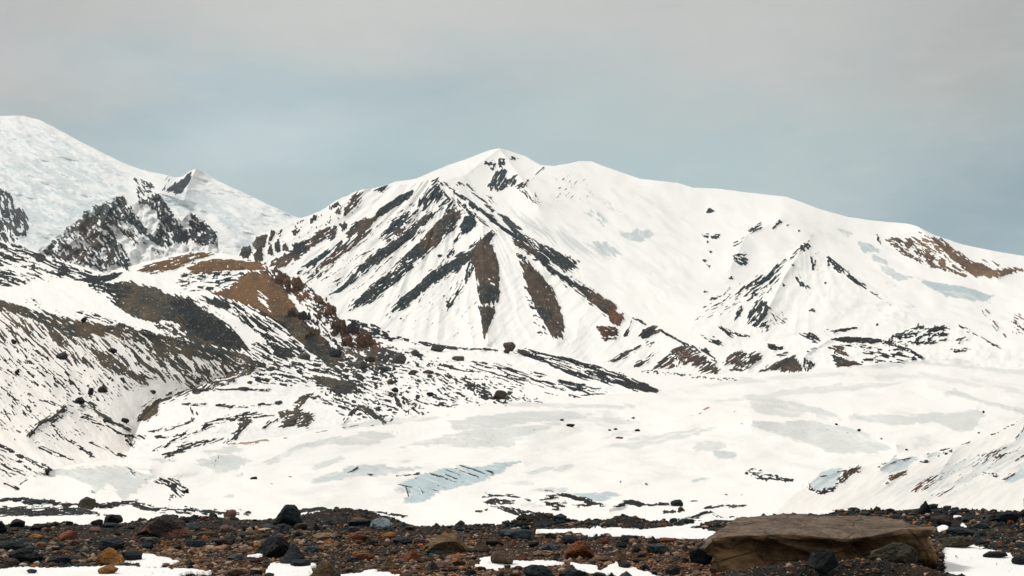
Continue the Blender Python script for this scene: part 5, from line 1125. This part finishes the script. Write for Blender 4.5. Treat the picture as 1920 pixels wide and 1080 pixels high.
pn = fbm(x / 1.1, y / 1.6, 991, 3)
warm = np.clip((py - 985) / 35, 0, 1) * np.clip((px - 120) / 200, .25, 1) * np.where(px > 1330, .25, 1) * (.6 + .9 * uni(pn))  # fewer light pebbles at left: the view's corner darkening put into their colour
u = rs.uniform(0, 1, n); uw = rs.uniform(0, 1, n)
cold = rs.choice([0, 1, 2, 5, 3, 9], n, p=[.34, .30, .14, .12, .09, .01]); hot = rs.choice([3, 4, 6, 7, 8, 5, 1], n, p=[.16, .22, .23, .19, .10, .04, .06])
ci = np.where(u < .22 + .7 * warm, hot, cold)
colr = pal[ci] * rs.uniform(.7, 1.3, (n, 1))
a = gr.data.attributes.new('tone', 'FLOAT_COLOR', 'POINT')
a.data.foreach_set('color', np.concatenate([np.repeat(colr, len(B0), 0), np.ones((n * len(B0), 1))], 1).astype(np.float32).ravel())
m, nt, b = newmat('gravel_stones'); at = N(nt, 'ShaderNodeAttribute', attribute_name='tone'); tc = N(nt, 'ShaderNodeTexCoord').outputs['Object']
nt.links.new(mixc(nt, 1., at.outputs['Color'], mixc(nt, noise(nt, tc, 90, 4), (.6, .6, .6), (1.4, 1.4, 1.4)), 'MULTIPLY'), b.inputs['Base Color']); setin(b, 'Roughness', .8)
gr.data.materials.append(m); gr['kind'] = 'stuff'

# ------------------------------------------------------------------ the air
bm = bmesh.new(); bmesh.ops.create_cube(bm, size=1); hz = bpy.data.meshes.new('haze'); bm.to_mesh(hz); bm.free()
ho = bpy.data.objects.new('haze', hz); C.objects.link(ho); ho.scale = (40000, 40000, 2700); ho.location = (0, 0, 1281); ho['kind'] = 'stuff'
hm = bpy.data.materials.new('haze'); hm.use_nodes = True; hn = hm.node_tree
for q in list(hn.nodes): hn.nodes.remove(q)
hv = hn.nodes.new('ShaderNodeVolumePrincipled'); hout = hn.nodes.new('ShaderNodeOutputMaterial'); hn.links.new(hv.outputs[0], hout.inputs['Volume'])
hv.inputs['Color'].default_value = (.82, .92, 1, 1); hv.inputs['Density'].default_value = 1.25e-5; hv.inputs['Anisotropy'].default_value = .2
hz.materials.append(hm)
# ------------------------------------------------------------------ sky and sun
w = bpy.data.worlds.new('World'); bpy.context.scene.world = w; w.use_nodes = True; nt = w.node_tree
for q in list(nt.nodes): nt.nodes.remove(q)
SUN_EL, SUN_AZ = 50, -62          # azimuth from straight ahead, negative to the left
sky = N(nt, 'ShaderNodeTexSky', sky_type='NISHITA', sun_disc=False, sun_elevation=R(SUN_EL), sun_rotation=R(SUN_AZ), altitude=4200)
tcg = N(nt, 'ShaderNodeTexCoord').outputs['Generated']
nrm = N(nt, 'ShaderNodeVectorMath', operation='NORMALIZE'); nt.links.new(tcg, nrm.inputs[0]); dv = nrm.outputs[0]
mp = N(nt, 'ShaderNodeMapping'); nt.links.new(dv, mp.inputs[0]); mp.inputs['Scale'].default_value = (1, 1, 2.6)
nA = noise(nt, mp.outputs[0], 4.2, 5, .55); nB = noise(nt, mp.outputs[0], 14, 5, .6)
wv = N(nt, 'ShaderNodeTexNoise'); setin(wv, 'Scale', 3.5); setin(wv, 'Detail', 4); nt.links.new(mp.outputs[0], wv.inputs['Vector'])
off = N(nt, 'ShaderNodeVectorMath', operation='MULTIPLY_ADD'); nt.links.new(wv.outputs['Color'], off.inputs[0]); off.inputs[1].default_value = (.10, .10, .10); off.inputs[2].default_value = (-.05, -.05, -.05)
ad = N(nt, 'ShaderNodeVectorMath', operation='ADD'); nt.links.new(dv, ad.inputs[0]); nt.links.new(off.outputs[0], ad.inputs[1]); dw = ad.outputs[0]
def dirto(px, py):
    a_, b_ = ray(px, py); v_ = Vector((float(a_), 1, float(b_))); return v_.normalized()
def blob(px, py, rx, ry, tilt=0):
    """a soft bank of cloud in one part of the sky"""
    c = dirto(px, py)
    s_ = N(nt, 'ShaderNodeVectorMath', operation='SUBTRACT'); nt.links.new(dw, s_.inputs[0]); s_.inputs[1].default_value = c
    rr = N(nt, 'ShaderNodeVectorRotate', rotation_type='Y_AXIS'); nt.links.new(s_.outputs[0], rr.inputs['Vector']); setin(rr, 'Angle', R(tilt))
    k_ = N(nt, 'ShaderNodeVectorMath', operation='MULTIPLY'); nt.links.new(rr.outputs[0], k_.inputs[0]); k_.inputs[1].default_value = (F / rx, 2.0, F / ry)
    l = N(nt, 'ShaderNodeVectorMath', operation='LENGTH'); nt.links.new(k_.outputs[0], l.inputs[0])
    g_ = mth(nt, 'MULTIPLY', l.outputs['Value'], l.outputs['Value']); return mth(nt, 'EXPONENT', mth(nt, 'MULTIPLY', g_, -1))
c = mixc(nt, ramp(nt, nA, .3, .72), (.385, .525, .545), (.46, .585, .585))
sep = N(nt, 'ShaderNodeSeparateXYZ'); nt.links.new(dw, sep.inputs[0])
nC = noise(nt, mp.outputs[0], 7.5, 6, .6)
deck = ramp(nt, mth(nt, 'ADD', sep.outputs['Z'], mth(nt, 'MULTIPLY', mth(nt, 'SUBTRACT', nC, .5), .16)), .175, .285)
c = mixc(nt, deck, c, (.535, .54, .515))             # warm grey deck overhead
c = mixc(nt, mth(nt, 'MULTIPLY', blob(20, 90, 300, 210), .85), c, (.47, .455, .43))
c = mixc(nt, mth(nt, 'MULTIPLY', blob(700, 50, 420, 90), .6), c, (.63, .62, .585))
c = mixc(nt, mth(nt, 'MULTIPLY', blob(620, 215, 400, 50, 12), .85), c, (.33, .45, .50))
c = mixc(nt, mth(nt, 'MULTIPLY', blob(400, 170, 260, 55, -8), .5), c, (.42, .54, .58))
c = mixc(nt, mth(nt, 'MULTIPLY', blob(500, 310, 230, 75, 22), .95), c, (.57, .66, .67))
c = mixc(nt, mth(nt, 'MULTIPLY', blob(1250, 250, 460, 70), .45), c, (.48, .55, .555))
c = mixc(nt, mth(nt, 'MULTIPLY', blob(1880, 370, 260, 150, 20), .9), c, (.27, .36, .41))
c = mixc(nt, mth(nt, 'MULTIPLY', blob(1910, 40, 330, 170), .8), c, (.39, .40, .38))
c = mixc(nt, mth(nt, 'MULTIPLY', blob(1380, 90, 330, 110), .4), c, (.60, .575, .55))
# streaky cloud structure at two sizes
c = mixc(nt, mth(nt, 'MULTIPLY', ramp(nt, nC, .42, .72), .34), c, (.60, .615, .595))
c = mixc(nt, mth(nt, 'MULTIPLY', ramp(nt, nB, .48, .75), .16), c, (.64, .65, .64))
c = mixc(nt, mth(nt, 'MULTIPLY', ramp(nt, nB, .52, .25), .14), c, (.34, .43, .47))
ez = ramp(nt, sep.outputs['Z'], .42, .8); c = mixc(nt, ez, c, (.80, .785, .76))     # the bright top of the overcast
bg1 = N(nt, 'ShaderNodeBackground'); nt.links.new(sky.outputs[0], bg1.inputs[0]); setin(bg1, 'Strength', .06)
bg2 = N(nt, 'ShaderNodeBackground'); nt.links.new(c, bg2.inputs[0]); setin(bg2, 'Strength', 1.0)
ms = N(nt, 'ShaderNodeMixShader'); setin(ms, 0, .93); nt.links.new(bg1.outputs[0], ms.inputs[1]); nt.links.new(bg2.outputs[0], ms.inputs[2])
wo = N(nt, 'ShaderNodeOutputWorld'); nt.links.new(ms.outputs[0], wo.inputs[0])
sl = bpy.data.lights.new('sun', 'SUN'); sl.energy = 2.3; sl.angle = R(10); sl.color = (1, .955, .89)
so = bpy.data.objects.new('sun', sl); C.objects.link(so)
d = Vector((math.cos(R(SUN_EL)) * math.sin(R(SUN_AZ)), math.cos(R(SUN_EL)) * math.cos(R(SUN_AZ)), math.sin(R(SUN_EL))))
so.rotation_euler = d.to_track_quat('Z', 'Y').to_euler(); so.location = (0, 0, 30)
cam = bpy.data.cameras.new('camera'); cam.lens = 36 * F / 1920; cam.clip_end = 60000; cam.clip_start = .1
co = bpy.data.objects.new('camera', cam); C.objects.link(co); co.location = (0, 0, EYE); co.rotation_euler = (R(90) + PITCH, 0, 0)
sc = bpy.context.scene; sc.camera = co
sc.view_settings.view_transform = 'Standard'; sc.view_settings.look = 'None'; sc.view_settings.exposure = .10; sc.view_settings.gamma = 1
sc.cycles.max_bounces = 4; sc.cycles.diffuse_bounces = 3; sc.cycles.use_adaptive_sampling = True; sc.cycles.adaptive_threshold = .02
